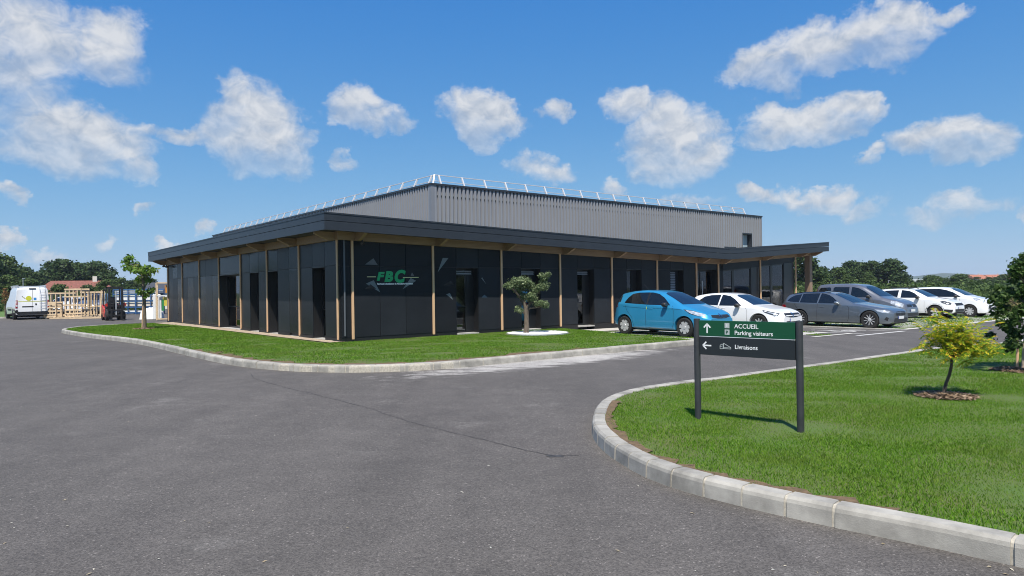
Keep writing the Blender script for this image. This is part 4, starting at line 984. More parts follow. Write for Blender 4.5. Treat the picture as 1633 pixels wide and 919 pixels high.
# columnar tree at the right
M_pear = leaf_mat('broad_leaf', [(0.022, 0.050, 0.014), (0.038, 0.080, 0.019), (0.06, 0.115, 0.027), (0.11, 0.16, 0.05)], 0.35)
TC = thing('columnar_tree', 'dense dark green columnar tree on slender trunk beside a stake', 'tree', TREE2)
def LC(u, v, dy=0.0): return at_depth(u, v, TREE2.y + dy) - TREE2
MB().tube([LC(1631, 593), LC(1632, 570), LC(1634, 545), LC(1640, 500), LC(1642, 450), LC(1640, 410)], [.026, .025, .024, .02, .015, .006], 10).build('trunk', mat('pale_bark', (.34, .27, .20), .85, var=.3, vscale=10), TC, smooth=60)
MB().tube([LC(1622, 594, .12), LC(1623, 540, .12)], .022, 8).build('stake', M_wood, TC)
rn = random.Random(31); cl = []
for k in range(110):
    v = rn.uniform(408, 556); t = (v - 408) / 148; half = 10 + 62 * min(1, t * 2.0) * (1 if t < .85 else (1 - (t - .85) * 2.0)); u = 1643 + rn.uniform(-1, 1) * half; r_ = rn.uniform(.06, .13)
    c = LC(u, v, rn.uniform(-.5, .5) * half / 60); cl.append((tuple(c), (r_, r_, r_ * .8), 1))
    st = LC(1640, min(560, v + 25)); 
    if k % 3 == 0: MB().tube([st, st.lerp(c, .6) + Vector((0, 0, .03)), c], [.009, .006, .003], 5).build('branch', M_darkbark, TC)
crown_obj('crown', cl, 9500, 0.06, 31, M_pear, TC, fill=0.15, aspect=.7)
# young staked tree at the left end of the office lawn
M_ash = leaf_mat('fresh_leaf', [(0.08, 0.16, 0.025), (0.12, 0.23, 0.035), (0.17, 0.30, 0.05), (0.30, 0.32, 0.09)], 0.5)
TY = thing('young_tree', 'young staked tree with sparse light green leaves by the far end of the office', 'tree', TREE1)
def LY(u, v, dy=0.0): return at_depth(u, v, TREE1.y + dy) - TREE1
MB().tube([LY(230.5, 526), LY(230.5, 500), LY(230, 478), LY(229, 462), LY(227, 448)], [.085, .075, .065, .045, .025], 10).build('trunk', M_bark, TY, smooth=60)
MB().tube([LY(227, 525), LY(228, 470)], .03, 6).build('stake', M_wood, TY)
rn = random.Random(12); cl = []
for (u, v, ru, rv) in [(200, 417, 7, 6), (207, 413, 8, 6), (214, 424, 12, 6), (204, 428, 8, 5), (222, 432, 11, 6), (232, 428, 9, 5), (242, 431, 9, 5), (232, 440, 9, 6), (224, 446, 8, 6), (236, 447, 6, 4), (231, 466, 13, 4), (242, 462, 6, 4), (222, 464, 6, 5), (233, 472, 5, 4)]:
    k = TREE1.y / F; c = LY(u, v, rn.uniform(-.4, .4)); cl.append((tuple(c), (ru * k, ru * k, rv * k), 1)); st = LY(229, min(480, v + 22))
    MB().tube([st, st.lerp(c, .6) + Vector((0, 0, .08)), c], [.018, .012, .006], 5).build('branch', M_bark, TY)
crown_obj('crown', cl, 800, 0.17, 13, M_ash, TY, fill=.2, aspect=.5, droop=.3)

# a few fallen leaves and crumbs on the asphalt
M_leaf = leaf_mat('fallen_leaf', [(.35, .28, .18), (.45, .40, .30), (.5, .5, .46), (.28, .22, .12)], 0.1, .8)
g = np.random.default_rng(77); n = 60; V = []
for k in range(n):
    p = gnd(g.uniform(0, 1633), 919 - 300 * g.uniform(0, 1) ** 1.3, 0.004); s_ = g.uniform(.006, .02); a = g.uniform(0, PI)
    ux = Vector((math.cos(a), math.sin(a), g.uniform(-.1, .3))) * s_; vx = Vector((-math.sin(a), math.cos(a), 0)) * s_ * .5
    V += [p - ux, p + vx + Vector((0, 0, .003)), p + ux, p - vx + Vector((0, 0, .002))]
o = link('leaf_litter', fast_mesh('leaf_litter', np.array([tuple(v) for v in V]), np.arange(4 * n), 4, M_leaf)); tag(o, 'pale leaf crumbs and grit scattered on the asphalt', 'litter', kind='stuff')
# ------------------------------------------------------------ cars
def paint(name, c, metallic=0.0, rough=0.35):
    return mat(name, c, rough, metallic=metallic, coat=1.0, var=0.03, vscale=1.5)
M_cglass = mat('car_glass', (0.008, 0.010, 0.012), 0.04, spec=0.75)
M_tyre = mat('tyre_rubber', (0.014, 0.014, 0.014), 0.85, var=0.3, vscale=20)
M_rim = mat('alloy_rim', (0.55, 0.56, 0.57), 0.35, metallic=0.35); M_rimd = mat('black_rim', (0.015, 0.015, 0.016), 0.3, coat=.5)
M_under = mat('underbody_black', (0.010, 0.010, 0.010), 0.9); M_trim = mat('black_trim', (0.014, 0.014, 0.015), 0.5)
M_lamp = mat('headlight_lens', (0.50, 0.53, 0.56), 0.08, spec=0.8, metallic=0.35, var=0.5, vscale=9); M_lampd = mat('dark_headlight', (0.05, 0.055, 0.06), 0.06, spec=0.8)
M_tail = mat('tail_light_red', (0.26, 0.008, 0.010), 0.15, coat=.6); M_plate = mat('number_plate', (0.68, 0.69, 0.68), 0.45); M_plateb = mat('plate_blue', (0.02, 0.06, 0.35), 0.45)
M_chrome = mat('chrome', (0.75, 0.76, 0.78), 0.12, metallic=1.0); M_seam = mat('door_gap', (0.006, 0.006, 0.007), 0.8)
M_orange = mat('indicator', (0.6, 0.2, 0.02), 0.2)

def make_wheel(parent, x, y, r, w, side, style):
    """side: +1 outer face towards +y"""
    T = MB(); T.lathe([(r * 0.66, -w / 2 + .01), (r * 0.9, -w / 2), (r * 0.985, -w / 2 + .02), (r, -w / 4), (r, w / 4), (r * 0.985, w / 2 - .02), (r * 0.9, w / 2), (r * 0.66, w / 2 - .012)], 36, axis='Y')
    t = T.build('wheel', M_tyre, parent, smooth=40); t.location = (x, y, r)
    n, wid, mt, base = style; rr_ = r * 0.67
    b = MB(); yo = side * (w / 2 - .015)
    b.lathe([(0.0, yo - side * .05), (rr_ * 0.9, yo - side * .05), (rr_ * .93, yo - side * .005), (rr_ * 1.0, yo)], 36, axis='Y', mi=1)
    b.lathe([(0.001, yo + side * .006), (.05, yo + side * .004), (.062, yo - side * .012), (.062, yo - side * .05)], 20, axis='Y')
    for k in range(n):
        a = 2 * PI * k / n + .2; c, s_ = math.cos(a), math.sin(a); p = lambda rad, off, dy: (c * rad - s_ * off, yo + side * dy, s_ * rad + c * off)
        w0, w1 = wid * rr_ * .5, wid * rr_ * .8
        b.add([p(.04, -w0, -.006), p(rr_ * .95, -w1, -.004), p(rr_ * .95, w1, -.004), p(.04, w0, -.006), p(.04, -w0, -.045), p(rr_ * .95, -w1, -.04), p(rr_ * .95, w1, -.04), p(.04, w0, -.045)],
              [(0, 1, 2, 3), (0, 4, 5, 1), (3, 2, 6, 7), (1, 5, 6, 2)])
    b.build('rim', [mt, base], t, smooth=30)
    return t

def loft_body(S):
    L = S['L']; r = S['r']; wf = S['wf']; wr_ = wf + S['wb']; Ra = r + S.get('gap', .045)
    ts = set(np.round(np.linspace(0, L, 74), 4)) | {0.012, 0.03, L - .012, L - .03}
    for c in (wf, wr_):
        ts = {t for t in ts if abs(abs(t - c) - Ra) > .03}
        for k in range(15): ts.add(round(c - Ra * math.cos(PI * k / 14), 4))
        ts |= {round(c - Ra - .004, 4), round(c + Ra + .004, 4)}
    ts = np.array(sorted(ts)); k = S.get('k', .045)
    zt = smooth_interp(S['top'], ts, k); be = smooth_interp(S['belt'], ts, .05); w = smooth_interp(S['half'], ts, .03); wroof = smooth_interp(S['roof'], ts, .05); zb = smooth_interp(S['bot'], ts, .03)
    be = np.minimum(be, zt - .015)
    arch = np.zeros_like(ts)
    for c in (wf, wr_):
        q = Ra ** 2 - (ts - c) ** 2; a = np.where(q > 1e-6, r + np.sqrt(np.maximum(q, 0)), 0); arch = np.maximum(arch, a)
    zb2 = np.maximum(zb, arch)
    secs = []
    for i in range(len(ts)):
        z0, b_, z1, W_ = zb2[i], be[i], zt[i], w[i]; lo = zb[i]
        flare = 0.012 if arch[i] > 0 or min(abs(ts[i] - wf), abs(ts[i] - wr_)) < Ra + .05 else 0.0
        h = z1 - b_; c = min(1, max(0, (h - .06) / .34)); c = c * c * (3 - 2 * c); wt = W_ * .80 * (1 - c) + wroof[i] * c
        yb = W_ * .955
        def ly(z):                                   # side curvature below the belt
            s = (z - lo) / max(.05, b_ - lo); return W_ * (0.955 + 0.045 * math.sin(min(1, max(0, s)) ** .8 * PI)) + flare * (1 - s)
        zs = [z0 + (b_ - z0) * q for q in (0.0, .07, .25, .45, .65, .85, .96)]
        P = [(0, z0), (W_ * .82, z0)] + [(ly(z), z) for z in zs[1:]] + [(yb, b_)]
        for s, f in ((.08, .05), (.35, .33), (.65, .66), (.85, .90)): P.append((yb + (wt - yb) * f, b_ + h * s))
        P += [(wt * .93, b_ + h * .955), (wt * .8, b_ + h * .985), (wt * .45, z1), (0, z1 + .006)]
        secs.append(P)
    n = len(secs[0]); b = MB()
    for side in (1, -1):
        o = len(b.v)
        for t, P in zip(ts, secs):
            for y, z in P: b.v.append((L / 2 - t, side * y, z))
        for i in range(len(ts) - 1):
            for j in range(n - 1):
                q = (o + i * n + j, o + i * n + j + 1, o + (i + 1) * n + j + 1, o + (i + 1) * n + j)
                b.f.append(q if side > 0 else q[::-1]); b.m.append(1 if j == 0 else 0)
        for i in (0, len(ts) - 1):
            f = tuple(o + i * n + j for j in range(n)); b.f.append(f); b.m.append(0)
    return b

class Car:
    def __init__(s, S, m, root):
        s.S = S; s.root = root; s.L = S['L']
        b = loft_body(S); me = bpy.data.meshes.new('body'); me.from_pydata(b.v, [], b.f); me.materials.append(m); me.materials.append(M_under); me.polygons.foreach_set('material_index', b.m)
        bm = bmesh.new(); bm.from_mesh(me); bmesh.ops.remove_doubles(bm, verts=bm.verts, dist=.0008); bmesh.ops.recalc_face_normals(bm, faces=bm.faces); bm.to_mesh(me)
        s.bvh = BVHTree.FromBMesh(bm); bm.free()
        s.body = link('body', me, root, smooth=38)
    def patch(s, name, poly, view, m, off=.004, step=.06, parent=None, both=True, label=None):
        """poly in (t from the front, z) for side views or (y, z) for front and rear; draped on the body"""
        out = []
        views = [view] if view in ('front', 'rear') or not both else ['right', 'left']
        xs = [p[0] for p in poly]; ys = [p[1] for p in poly]
        bd = []
        for (a, b_), (c, d_) in zip(poly, poly[1:] + poly[:1]):
            n = max(1, int(math.hypot(c - a, d_ - b_) / step)); bd += [(a + (c - a) * i / n, b_ + (d_ - b_) * i / n) for i in range(n)]
        gx, gy = np.meshgrid(np.arange(min(xs) + step / 2, max(xs), step), np.arange(min(ys) + step / 2, max(ys), step)); ins = in_poly(gx.ravel(), gy.ravel(), bd)
        vs = [Vector(p) for p in bd] + [Vector(p) for p in zip(gx.ravel()[ins], gy.ravel()[ins])]
        n = len(bd); res = delaunay_2d_cdt(vs, [(i, (i + 1) % n) for i in range(n)], [list(range(n))], 1, 1e-5)
        for vw in views:
            pts = []
            for p in res[0]:
                if vw == 'right': o, d = Vector((s.L / 2 - p.x, -3, p.y)), Vector((0, 1, 0))
                elif vw == 'left': o, d = Vector((s.L / 2 - p.x, 3, p.y)), Vector((0, -1, 0))
                elif vw == 'front': o, d = Vector((s.L, p.x, p.y)), Vector((-1, 0, 0))
                else: o, d = Vector((-s.L, p.x, p.y)), Vector((1, 0, 0))
                hit, nr, _, _ = s.bvh.ray_cast(o, d)
                if hit is None: hit, nr, _, _ = s.bvh.find_nearest(o + d * (3 - .8 if vw in ('right', 'left') else s.L / 2))
                if nr.dot(d) > 0: nr = -nr
                pts.append(hit + nr * off)
            b = MB(); b.add(pts, res[2]); ob = b.build(name, m, parent or s.root, smooth=45)
            if label: ob['label'] = label
            out.append(ob)
        return out
    def seam(s, pts, w=.009, m=None, name='panel_gap', off=.0025):
        for p, q in zip(pts[:-1], pts[1:]):
            d = Vector((q[0] - p[0], q[1] - p[1])).normalized(); n_ = Vector((-d.y, d.x)) * w / 2
            s.patch(name, [(p[0] + n_.x, p[1] + n_.y), (q[0] + n_.x, q[1] + n_.y), (q[0] - n_.x, q[1] - n_.y), (p[0] - n_.x, p[1] - n_.y)], 'right', m or M_seam, off, .08)
    def mirror(s, t, z, m, w):
        for sg in (1, -1):
            b = MB(); c = Vector((s.L / 2 - t, sg * w, z))
            for ring in [(-.075, .06, .045), (-.05, .105, .075), (0.03, .11, .08), (.085, .07, .05)]:
                dx, ry, rz = ring
                for k in range(12): a = 2 * PI * k / 12; b.v.append(tuple(c + Vector((dx, math.cos(a) * ry, math.sin(a) * rz))))
            for i in range(3):
                for k in range(12): b.f.append((i * 12 + k, i * 12 + (k + 1) % 12, (i + 1) * 12 + (k + 1) % 12, (i + 1) * 12 + k)); b.m.append(0)
            b.f += [tuple(range(12)), tuple(range(36, 48))]; b.m += [0, 0]
            b.bar(c + Vector((.02, -sg * .08, -.03)), c + Vector((.02, -sg * .2, -.07)), .05, .03)
            b.build('mirror', m, s.root, smooth=50)
    def handle(s, t, z, m):
        for sg, vw in ((-1, 1), (1, -1)):
            hit, nr, _, _ = s.bvh.ray_cast(Vector((s.L / 2 - t, sg * 3, z)), Vector((0, -sg, 0)))
            if hit: MB().box(-.09, -.012, -.016, .09, .02, .016, mtx=Matrix.Translation(hit)).build('door_handle', m, s.root, bevel=.008)
    def wheels(s, style):
        S = s.S
        for t in (S['wf'], S['wf'] + S['wb']):
            for sg in (1, -1): make_wheel(s.root, s.L / 2 - t, sg * (S['W'] / 2 - S['tw'] / 2 - .012), S['r'], S['tw'], sg, style)
        MB().box(-s.L / 2 + .35, -S['W'] / 2 + .26, .17, s.L / 2 - .35, S['W'] / 2 - .26, .62).build('underbody', M_under, s.root)
    def plate(s, end, z, w=.52, h=.11, y=0):
        p = s.patch('number_plate', [(y - w / 2, z - h / 2), (y + w / 2, z - h / 2), (y + w / 2, z + h / 2), (y - w / 2, z + h / 2)], end, M_plate, .014, .13)[0]
        s.patch('plate_band', [(y - w / 2, z - h / 2), (y - w / 2 + .05, z - h / 2), (y - w / 2 + .05, z + h / 2), (y - w / 2, z + h / 2)], end, M_plateb, .017, .13, parent=p)
    def diamond(s, z, w=.13, h=.17, y=0):
        o = s.patch('emblem', [(y - w / 2, z), (y, z - h / 2), (y + w / 2, z), (y, z + h / 2)], 'front', M_chrome, .016, .2)[0]
        s.patch('emblem_core', [(y - w / 4.2, z), (y, z - h / 4.2), (y + w / 4.2, z), (y, z + h / 4.2)], 'front', M_trim, .019, .2, parent=o)

HEAD = A - R(90)                                     # parked nose outwards from the facade
def car_root(name, label, cat, x, yfront, L, turn=0.0): return thing(name, label, cat, SW(x, yfront + L / 2), HEAD + turn)

# ---- blue electric hatchback
S = dict(L=4.08, W=1.76, r=.325, tw=.2, wf=.84, wb=2.59,
    top=[(0, .60), (.03, .68), (.12, .77), (.35, .87), (.75, .985), (1.02, 1.06), (1.5, 1.30), (1.92, 1.475), (2.3, 1.55), (2.75, 1.565), (3.25, 1.535), (3.62, 1.48), (3.80, 1.44), (3.86, 1.36), (3.93, 1.16), (4.02, 1.02), (4.06, .85), (4.08, .60)],
    belt=[(0, .58), (.4, .74), (1.0, .93), (2.0, .985), (3.2, 1.04), (3.8, 1.08), (4.08, .58)], half=[(0, .60), (.06, .70), (.22, .80), (.5, .865), (1.0, .88), (3.2, .88), (3.7, .85), (3.95, .77), (4.08, .66)],
    roof=[(0, .6), (1.2, .62), (2.0, .60), (3.0, .585), (3.8, .53), (4.08, .5)], bot=[(0, .30), (.1, .22), (.5, .19), (1.3, .2), (3.0, .22), (3.7, .26), (4.0, .34), (4.08, .42)])
Zr = car_root('blue_hatchback', 'bright blue five-door hatchback parked beside the pruned tree', 'car', 10.35, -6.2, 4.08)
Z = Car(S, paint('blue_paint', (0.035, 0.30, 0.54), 0.4, .32), Zr)
Z.patch('front_window', [(1.45, 1.045), (1.78, 1.30), (2.02, 1.425), (2.3, 1.475), (2.38, 1.475), (2.40, 1.06)], 'right', M_cglass)
Z.patch('rear_window', [(2.47, 1.065), (2.45, 1.478), (2.9, 1.475), (3.2, 1.43), (3.36, 1.30), (3.46, 1.13), (3.40, 1.11)], 'right', M_cglass)
Z.patch('pillar_trim', [(2.40, 1.06), (2.38, 1.475), (2.45, 1.478), (2.47, 1.065)], 'right', M_trim, .003)
Z.patch('windshield', [(-.62, 1.075), (-.5, 1.43), (-.3, 1.475), (.3, 1.475), (.5, 1.43), (.62, 1.075)], 'front', M_cglass, .004, .07)
Z.patch('tailgate_glass', [(-.5, 1.12), (-.46, 1.4), (.46, 1.4), (.5, 1.12)], 'rear', M_cglass)
Z.patch('tail_light', [(3.78, .98), (3.80, 1.10), (3.98, 1.06), (4.0, .92)], 'right', M_tail, .005)
Z.patch('rear_pillar_glass', [(3.66, 1.15), (3.70, 1.36), (3.83, 1.42), (3.80, 1.15)], 'right', M_trim, .004)
Z.patch('headlight', [(.20, .70), (.16, .76), (.55, .86), (.82, .90), (.62, .80), (.36, .72)], 'right', M_lamp, .006, .05)
Z.patch('headlight_surround', [(.18, .69), (.13, .755), (.55, .875), (.9, .92), (.66, .79), (.36, .705)], 'right', M_trim, .003, .05)
Z.patch('front_grille', [(-.5, .66), (-.45, .73), (.45, .73), (.5, .66), (.2, .62), (-.2, .62)], 'front', M_trim, .006)
Z.patch('lower_grille', [(-.45, .34), (-.4, .46), (.4, .46), (.45, .34)], 'front', M_trim, .006)
Z.diamond(.69, .15, .19); Z.plate('front', .40)
Z.patch('sill_trim', [(1.22, .235), (1.2, .275), (3.05, .30), (3.05, .25)], 'right', mat('sill_grey', (.20, .24, .26), .5), .004)
Z.seam([(1.36, 1.03), (1.27, .86), (1.26, .42), (1.34, .27)]); Z.seam([(2.42, 1.05), (2.44, .75), (2.44, .28)]); Z.seam([(3.44, 1.1), (3.30, .85), (3.06, .62), (2.98, .3)])
Z.seam([(1.27, .80), (2.42, .86)], .016, mat('crease_shade', (.012, .12, .25), .4, metallic=.4)) if False else None
Z.seam([(.92, .90), (1.27, .93), (2.44, .93), (3.5, .99)], .018, mat('crease_shadow', (.02, .16, .30), .4, metallic=.4), 'shoulder_crease_shadow', .002)  # darker blue strip paints in the shade of a shoulder crease
Z.mirror(1.58, 1.07, M_black, .93); Z.handle(2.24, .93, MATS['blue_paint'])
Z.patch('charge_sticker', [(2.405, .90), (2.405, .99), (2.425, .99), (2.425, .90)], 'right', mat('yellow_green_strip', (.45, .55, .08), .5), .006)
Z.wheels((7, .36, M_rim, M_rimd))
MB().tube([(-.95, 0.0, 1.56), (-1.18, 0.0, 1.76)], .006, 6).build('aerial', M_black, Zr)

# ---- white hatchback
S = dict(L=4.05, W=1.80, r=.325, tw=.2, wf=.83, wb=2.58,
    top=[(0, .58), (.03, .66), (.12, .74), (.4, .83), (.9, .93), (1.14, .98), (1.6, 1.20), (2.02, 1.37), (2.4, 1.43), (2.8, 1.44), (3.25, 1.41), (3.6, 1.36), (3.78, 1.31), (3.86, 1.18), (3.97, .98), (4.03, .82), (4.05, .58)],
    belt=[(0, .56), (.4, .72), (1.0, .88), (2.0, .93), (3.2, .99), (3.8, 1.0), (4.05, .58)], half=[(0, .60), (.06, .71), (.22, .82), (.5, .885), (1.0, .90), (3.2, .90), (3.7, .86), (3.92, .78), (4.05, .66)],
    roof=[(0, .6), (1.2, .64), (2.0, .61), (3.0, .59), (3.8, .53), (4.05, .5)], bot=[(0, .28), (.1, .2), (.5, .18), (1.3, .19), (3.0, .2), (3.7, .25), (4.05, .4)])
Cr = car_root('white_hatchback', 'white compact hatchback with black windows parked next to the blue car', 'car', 14.25, -6.5, 4.05)
Cc = Car(S, paint('white_paint', (0.74, 0.75, 0.76), 0.0, .4), Cr)
Cc.patch('front_window', [(1.55, .955), (1.9, 1.20), (2.12, 1.315), (2.4, 1.36), (2.46, 1.36), (2.48, .965)], 'right', M_cglass)
Cc.patch('rear_window', [(2.54, .97), (2.52, 1.362), (2.95, 1.35), (3.25, 1.295), (3.42, 1.18), (3.5, 1.06), (3.3, 1.0)], 'right', M_cglass)
Cc.patch('windshield', [(-.64, .995), (-.52, 1.32), (-.3, 1.36), (.3, 1.36), (.52, 1.32), (.64, .995)], 'front', M_cglass, .004, .07)
Cc.patch('tailgate_glass', [(-.52, 1.05), (-.48, 1.28), (.48, 1.28), (.52, 1.05)], 'rear', M_cglass)
Cc.patch('tail_light', [(3.72, .84), (3.74, .95), (3.97, .93), (3.98, .82)], 'right', M_tail, .005)
Cc.patch('headlight', [(.16, .62), (.14, .70), (.5, .78), (.72, .82), (.6, .73), (.34, .64)], 'right', M_lampd, .006, .05)
Cc.patch('light_signature', [(.18, .64), (.17, .675), (.5, .755), (.5, .735), (.26, .67), (.28, .60), (.25, .60)], 'right', M_lamp, .010, .05)
Cc.patch('front_grille', [(-.52, .60), (-.5, .70), (.5, .70), (.52, .60), (.2, .55), (-.2, .55)], 'front', M_trim, .006)
Cc.patch('lower_grille', [(-.5, .28), (-.45, .42), (.45, .42), (.5, .28)], 'front', M_trim, .006)
Cc.diamond(.64, .15, .2); Cc.plate('front', .46)
Cc.seam([(1.42, .96), (1.32, .82), (1.3, .4), (1.36, .26)]); Cc.seam([(2.5, .95), (2.52, .7), (2.5, .27)]); Cc.seam([(3.45, 1.02), (3.28, .8), (3.05, .6), (2.98, .3)])
Cc.mirror(1.66, .98, M_black, .95); Cc.handle(2.3, .86, MATS['white_paint']); Cc.wheels((9, .12, M_rim, M_rimd))

# ---- grey estate
S = dict(L=4.71, W=1.84, r=.34, tw=.23, wf=.80, wb=2.85, gap=.035,
    top=[(0, .58), (.03, .66), (.1, .72), (.4, .80), (1.0, .90), (1.48, .98), (1.9, 1.17), (2.3, 1.345), (2.6, 1.42), (3.0, 1.445), (3.6, 1.425), (4.1, 1.37), (4.33, 1.32), (4.42, 1.20), (4.58, 1.0), (4.66, .9), (4.70, .75), (4.71, .56)],
    belt=[(0, .56), (.4, .72), (1.2, .86), (2.2, .93), (3.6, .965), (4.4, 1.0), (4.71, .56)], half=[(0, .64), (.06, .74), (.22, .84), (.5, .905), (1.0, .915), (3.8, .92), (4.3, .87), (4.55, .80), (4.71, .68)],
    roof=[(0, .6), (1.5, .64), (2.4, .60), (3.6, .58), (4.4, .52), (4.71, .5)], bot=[(0, .24), (.1, .17), (.5, .16), (1.3, .17), (3.4, .18), (4.2, .22), (4.71, .36)])
Br = car_root('grey_estate', 'metallic grey estate car with black wheels parked by the marked bay', 'car', 19.65, -7.95, 4.71)
B = Car(S, paint('grey_paint', (0.165, 0.19, 0.21), 0.65, .34), Br)
B.patch('front_window', [(1.98, .96), (2.3, 1.2), (2.5, 1.31), (2.72, 1.365), (2.82, 1.375), (2.86, .975)], 'right', M_cglass)
B.patch('rear_window', [(2.92, .98), (2.88, 1.378), (3.45, 1.365), (3.62, 1.35), (3.66, 1.0)], 'right', M_cglass)
B.patch('quarter_window', [(3.70, 1.005), (3.67, 1.345), (4.0, 1.29), (4.18, 1.18), (4.26, 1.07), (4.1, 1.03)], 'right', M_cglass)
B.patch('windshield', [(-.64, 1.0), (-.53, 1.32), (-.3, 1.365), (.3, 1.365), (.53, 1.32), (.64, 1.0)], 'front', M_cglass, .004, .07)
B.patch('tailgate_glass', [(-.52, 1.06), (-.48, 1.27), (.48, 1.27), (.52, 1.06)], 'rear', M_cglass)
B.patch('tail_light', [(4.28, .80), (4.32, .90), (4.60, .90), (4.62, .79)], 'right', M_tail, .005)
B.patch('headlight', [(.14, .60), (.12, .67), (.45, .73), (.62, .75), (.5, .67), (.3, .61)], 'right', M_lamp, .006, .05)
B.patch('kidney_grille', [(-.4, .50), (-.42, .64), (-.03, .66), (-.03, .50)], 'front', M_trim, .008); B.patch('kidney_grille', [(.03, .50), (.03, .66), (.42, .64), (.4, .50)], 'front', M_trim, .008)
B.patch('lower_grille', [(-.62, .24), (-.55, .40), (.55, .40), (.62, .24)], 'front', M_trim, .006); B.plate('front', .42)
B.patch('air_inlet', [(.16, .30), (.12, .42), (.2, .46), (.26, .36)], 'right', M_trim, .006, .05)
B.seam([(1.72, .92), (1.6, .8), (1.6, .36), (1.66, .25)]); B.seam([(2.88, .96), (2.90, .7), (2.9, .24)]); B.seam([(3.95, 1.02), (3.8, .8), (3.6, .62), (3.45, .28)])
B.mirror(2.05, .99, MATS['grey_paint'], .97); B.handle(2.7, .82, MATS['grey_paint']); B.handle(3.72, .86, MATS['grey_paint']); B.wheels((10, .07, M_rim, M_rimd))
for sg in (1, -1): MB().tube([(-.1, sg * .56, 1.40), (-.4, sg * .57, 1.445), (-1.3, sg * .56, 1.42), (-1.75, sg * .53, 1.36)], .014, 6).build('roof_rail', M_black, Br)

# ---- grey people carrier van
S = dict(L=4.28, W=1.84, r=.325, tw=.2, wf=.87, wb=2.70,
    top=[(0, .62), (.03, .75), (.1, .86), (.35, .99), (.8, 1.10), (1.05, 1.17), (1.5, 1.45), (1.85, 1.66), (2.15, 1.76), (2.6, 1.80), (3.5, 1.80), (4.0, 1.77), (4.12, 1.70), (4.2, 1.45), (4.26, 1.0), (4.28, .6)],
    belt=[(0, .6), (.4, .82), (1.0, 1.02), (2.0, 1.10), (4.0, 1.12), (4.28, .6)], half=[(0, .64), (.06, .75), (.22, .84), (.5, .90), (1.0, .915), (3.8, .915), (4.1, .89), (4.28, .82)],
    roof=[(0, .6), (1.2, .68), (2.2, .68), (4.0, .68), (4.28, .62)], bot=[(0, .28), (.1, .22), (.5, .19), (1.3, .2), (3.0, .22), (4.28, .3)])
Kr = car_root('grey_people_carrier', 'tall purple-grey people carrier van parked behind the grey estate car', 'van', 24.95, -6.35, 4.28)
K = Car(S, paint('purple_grey_paint', (0.16, 0.168, 0.19), 0.5, .36), Kr)
K.patch('front_window', [(1.42, 1.16), (1.75, 1.42), (2.05, 1.58), (2.3, 1.64), (2.38, 1.64), (2.40, 1.16)], 'right', M_cglass)
K.patch('rear_window', [(2.5, 1.16), (2.5, 1.64), (3.2, 1.65), (3.26, 1.6), (3.26, 1.2), (3.2, 1.16)], 'right', M_cglass)
K.patch('quarter_window', [(3.38, 1.2), (3.38, 1.6), (3.44, 1.64), (3.9, 1.62), (3.97, 1.5), (3.97, 1.24), (3.9, 1.17)], 'right', M_cglass)
K.patch('windshield', [(-.68, 1.2), (-.58, 1.6), (-.3, 1.68), (.3, 1.68), (.58, 1.6), (.68, 1.2)], 'front', M_cglass, .004, .07)
K.patch('tail_light', [(4.1, 1.0), (4.08, 1.55), (4.17, 1.58), (4.24, 1.0)], 'right', M_tail, .006)
K.patch('headlight', [(.14, .72), (.12, .84), (.4, .97), (.62, 1.0), (.6, .88), (.35, .74)], 'right', M_lamp, .006, .05)
K.patch('front_grille', [(-.5, .70), (-.45, .82), (.45, .82), (.5, .70)], 'front', M_trim, .006); K.diamond(.78, .17, .22)
K.patch('bumper_trim', [(-.6, .30), (-.6, .44), (.6, .44), (.6, .30)], 'front', M_trim, .006); K.plate('front', .55)
K.seam([(1.4, 1.1), (1.32, .9), (1.32, .3)]); K.seam([(2.45, 1.1), (2.45, .3)]); K.seam([(3.32, 1.12), (3.3, .8), (3.1, .5)])
K.mirror(1.55, 1.2, M_black, .98); K.wheels((5, .3, M_rim, M_rimd))

# ---- white raised hatchback
S = dict(L=4.08, W=1.78, r=.34, tw=.21, wf=.83, wb=2.59, gap=.05,
    top=[(0, .66), (.03, .76), (.12, .86), (.4, .95), (.95, 1.05), (1.2, 1.10), (1.6, 1.32), (1.95, 1.49), (2.3, 1.545), (2.8, 1.555), (3.4, 1.53), (3.75, 1.48), (3.86, 1.36), (3.97, 1.1), (4.05, .9), (4.08, .62)],
    belt=[(0, .62), (.4, .82), (1.0, .98), (2.0, 1.03), (3.4, 1.07), (3.85, 1.07), (4.08, .6)], half=[(0, .62), (.06, .73), (.22, .82), (.5, .875), (1.0, .89), (3.2, .89), (3.8, .86), (4.0, .78), (4.08, .7)],
    roof=[(0, .6), (1.2, .64), (2.0, .62), (3.4, .60), (4.08, .55)], bot=[(0, .36), (.1, .28), (.5, .25), (1.3, .26), (3.0, .27), (4.08, .42)])
Dr = car_root('white_raised_hatchback', 'white raised hatchback with roof rails and black wheel-arch trim', 'car', 30.3, -6.5, 4.08)
Dc = Car(S, MATS['white_paint'], Dr)
Dc.patch('front_window', [(1.52, 1.07), (1.85, 1.32), (2.1, 1.43), (2.4, 1.47), (2.46, 1.47), (2.46, 1.08)], 'right', M_cglass)
Dc.patch('rear_window', [(2.62, 1.09), (2.6, 1.47), (3.25, 1.45), (3.36, 1.38), (3.38, 1.16), (3.3, 1.1)], 'right', M_cglass)
Dc.patch('windshield', [(-.64, 1.12), (-.52, 1.44), (-.3, 1.48), (.3, 1.48), (.52, 1.44), (.64, 1.12)], 'front', M_cglass, .004, .07)
Dc.patch('headlight', [(.16, .72), (.14, .82), (.4, .90), (.62, .93), (.55, .83), (.32, .74)], 'right', M_lampd, .006, .05)
Dc.patch('front_grille', [(-.5, .68), (-.48, .8), (.48, .8), (.5, .68)], 'front', M_trim, .006); Dc.plate('front', .56)
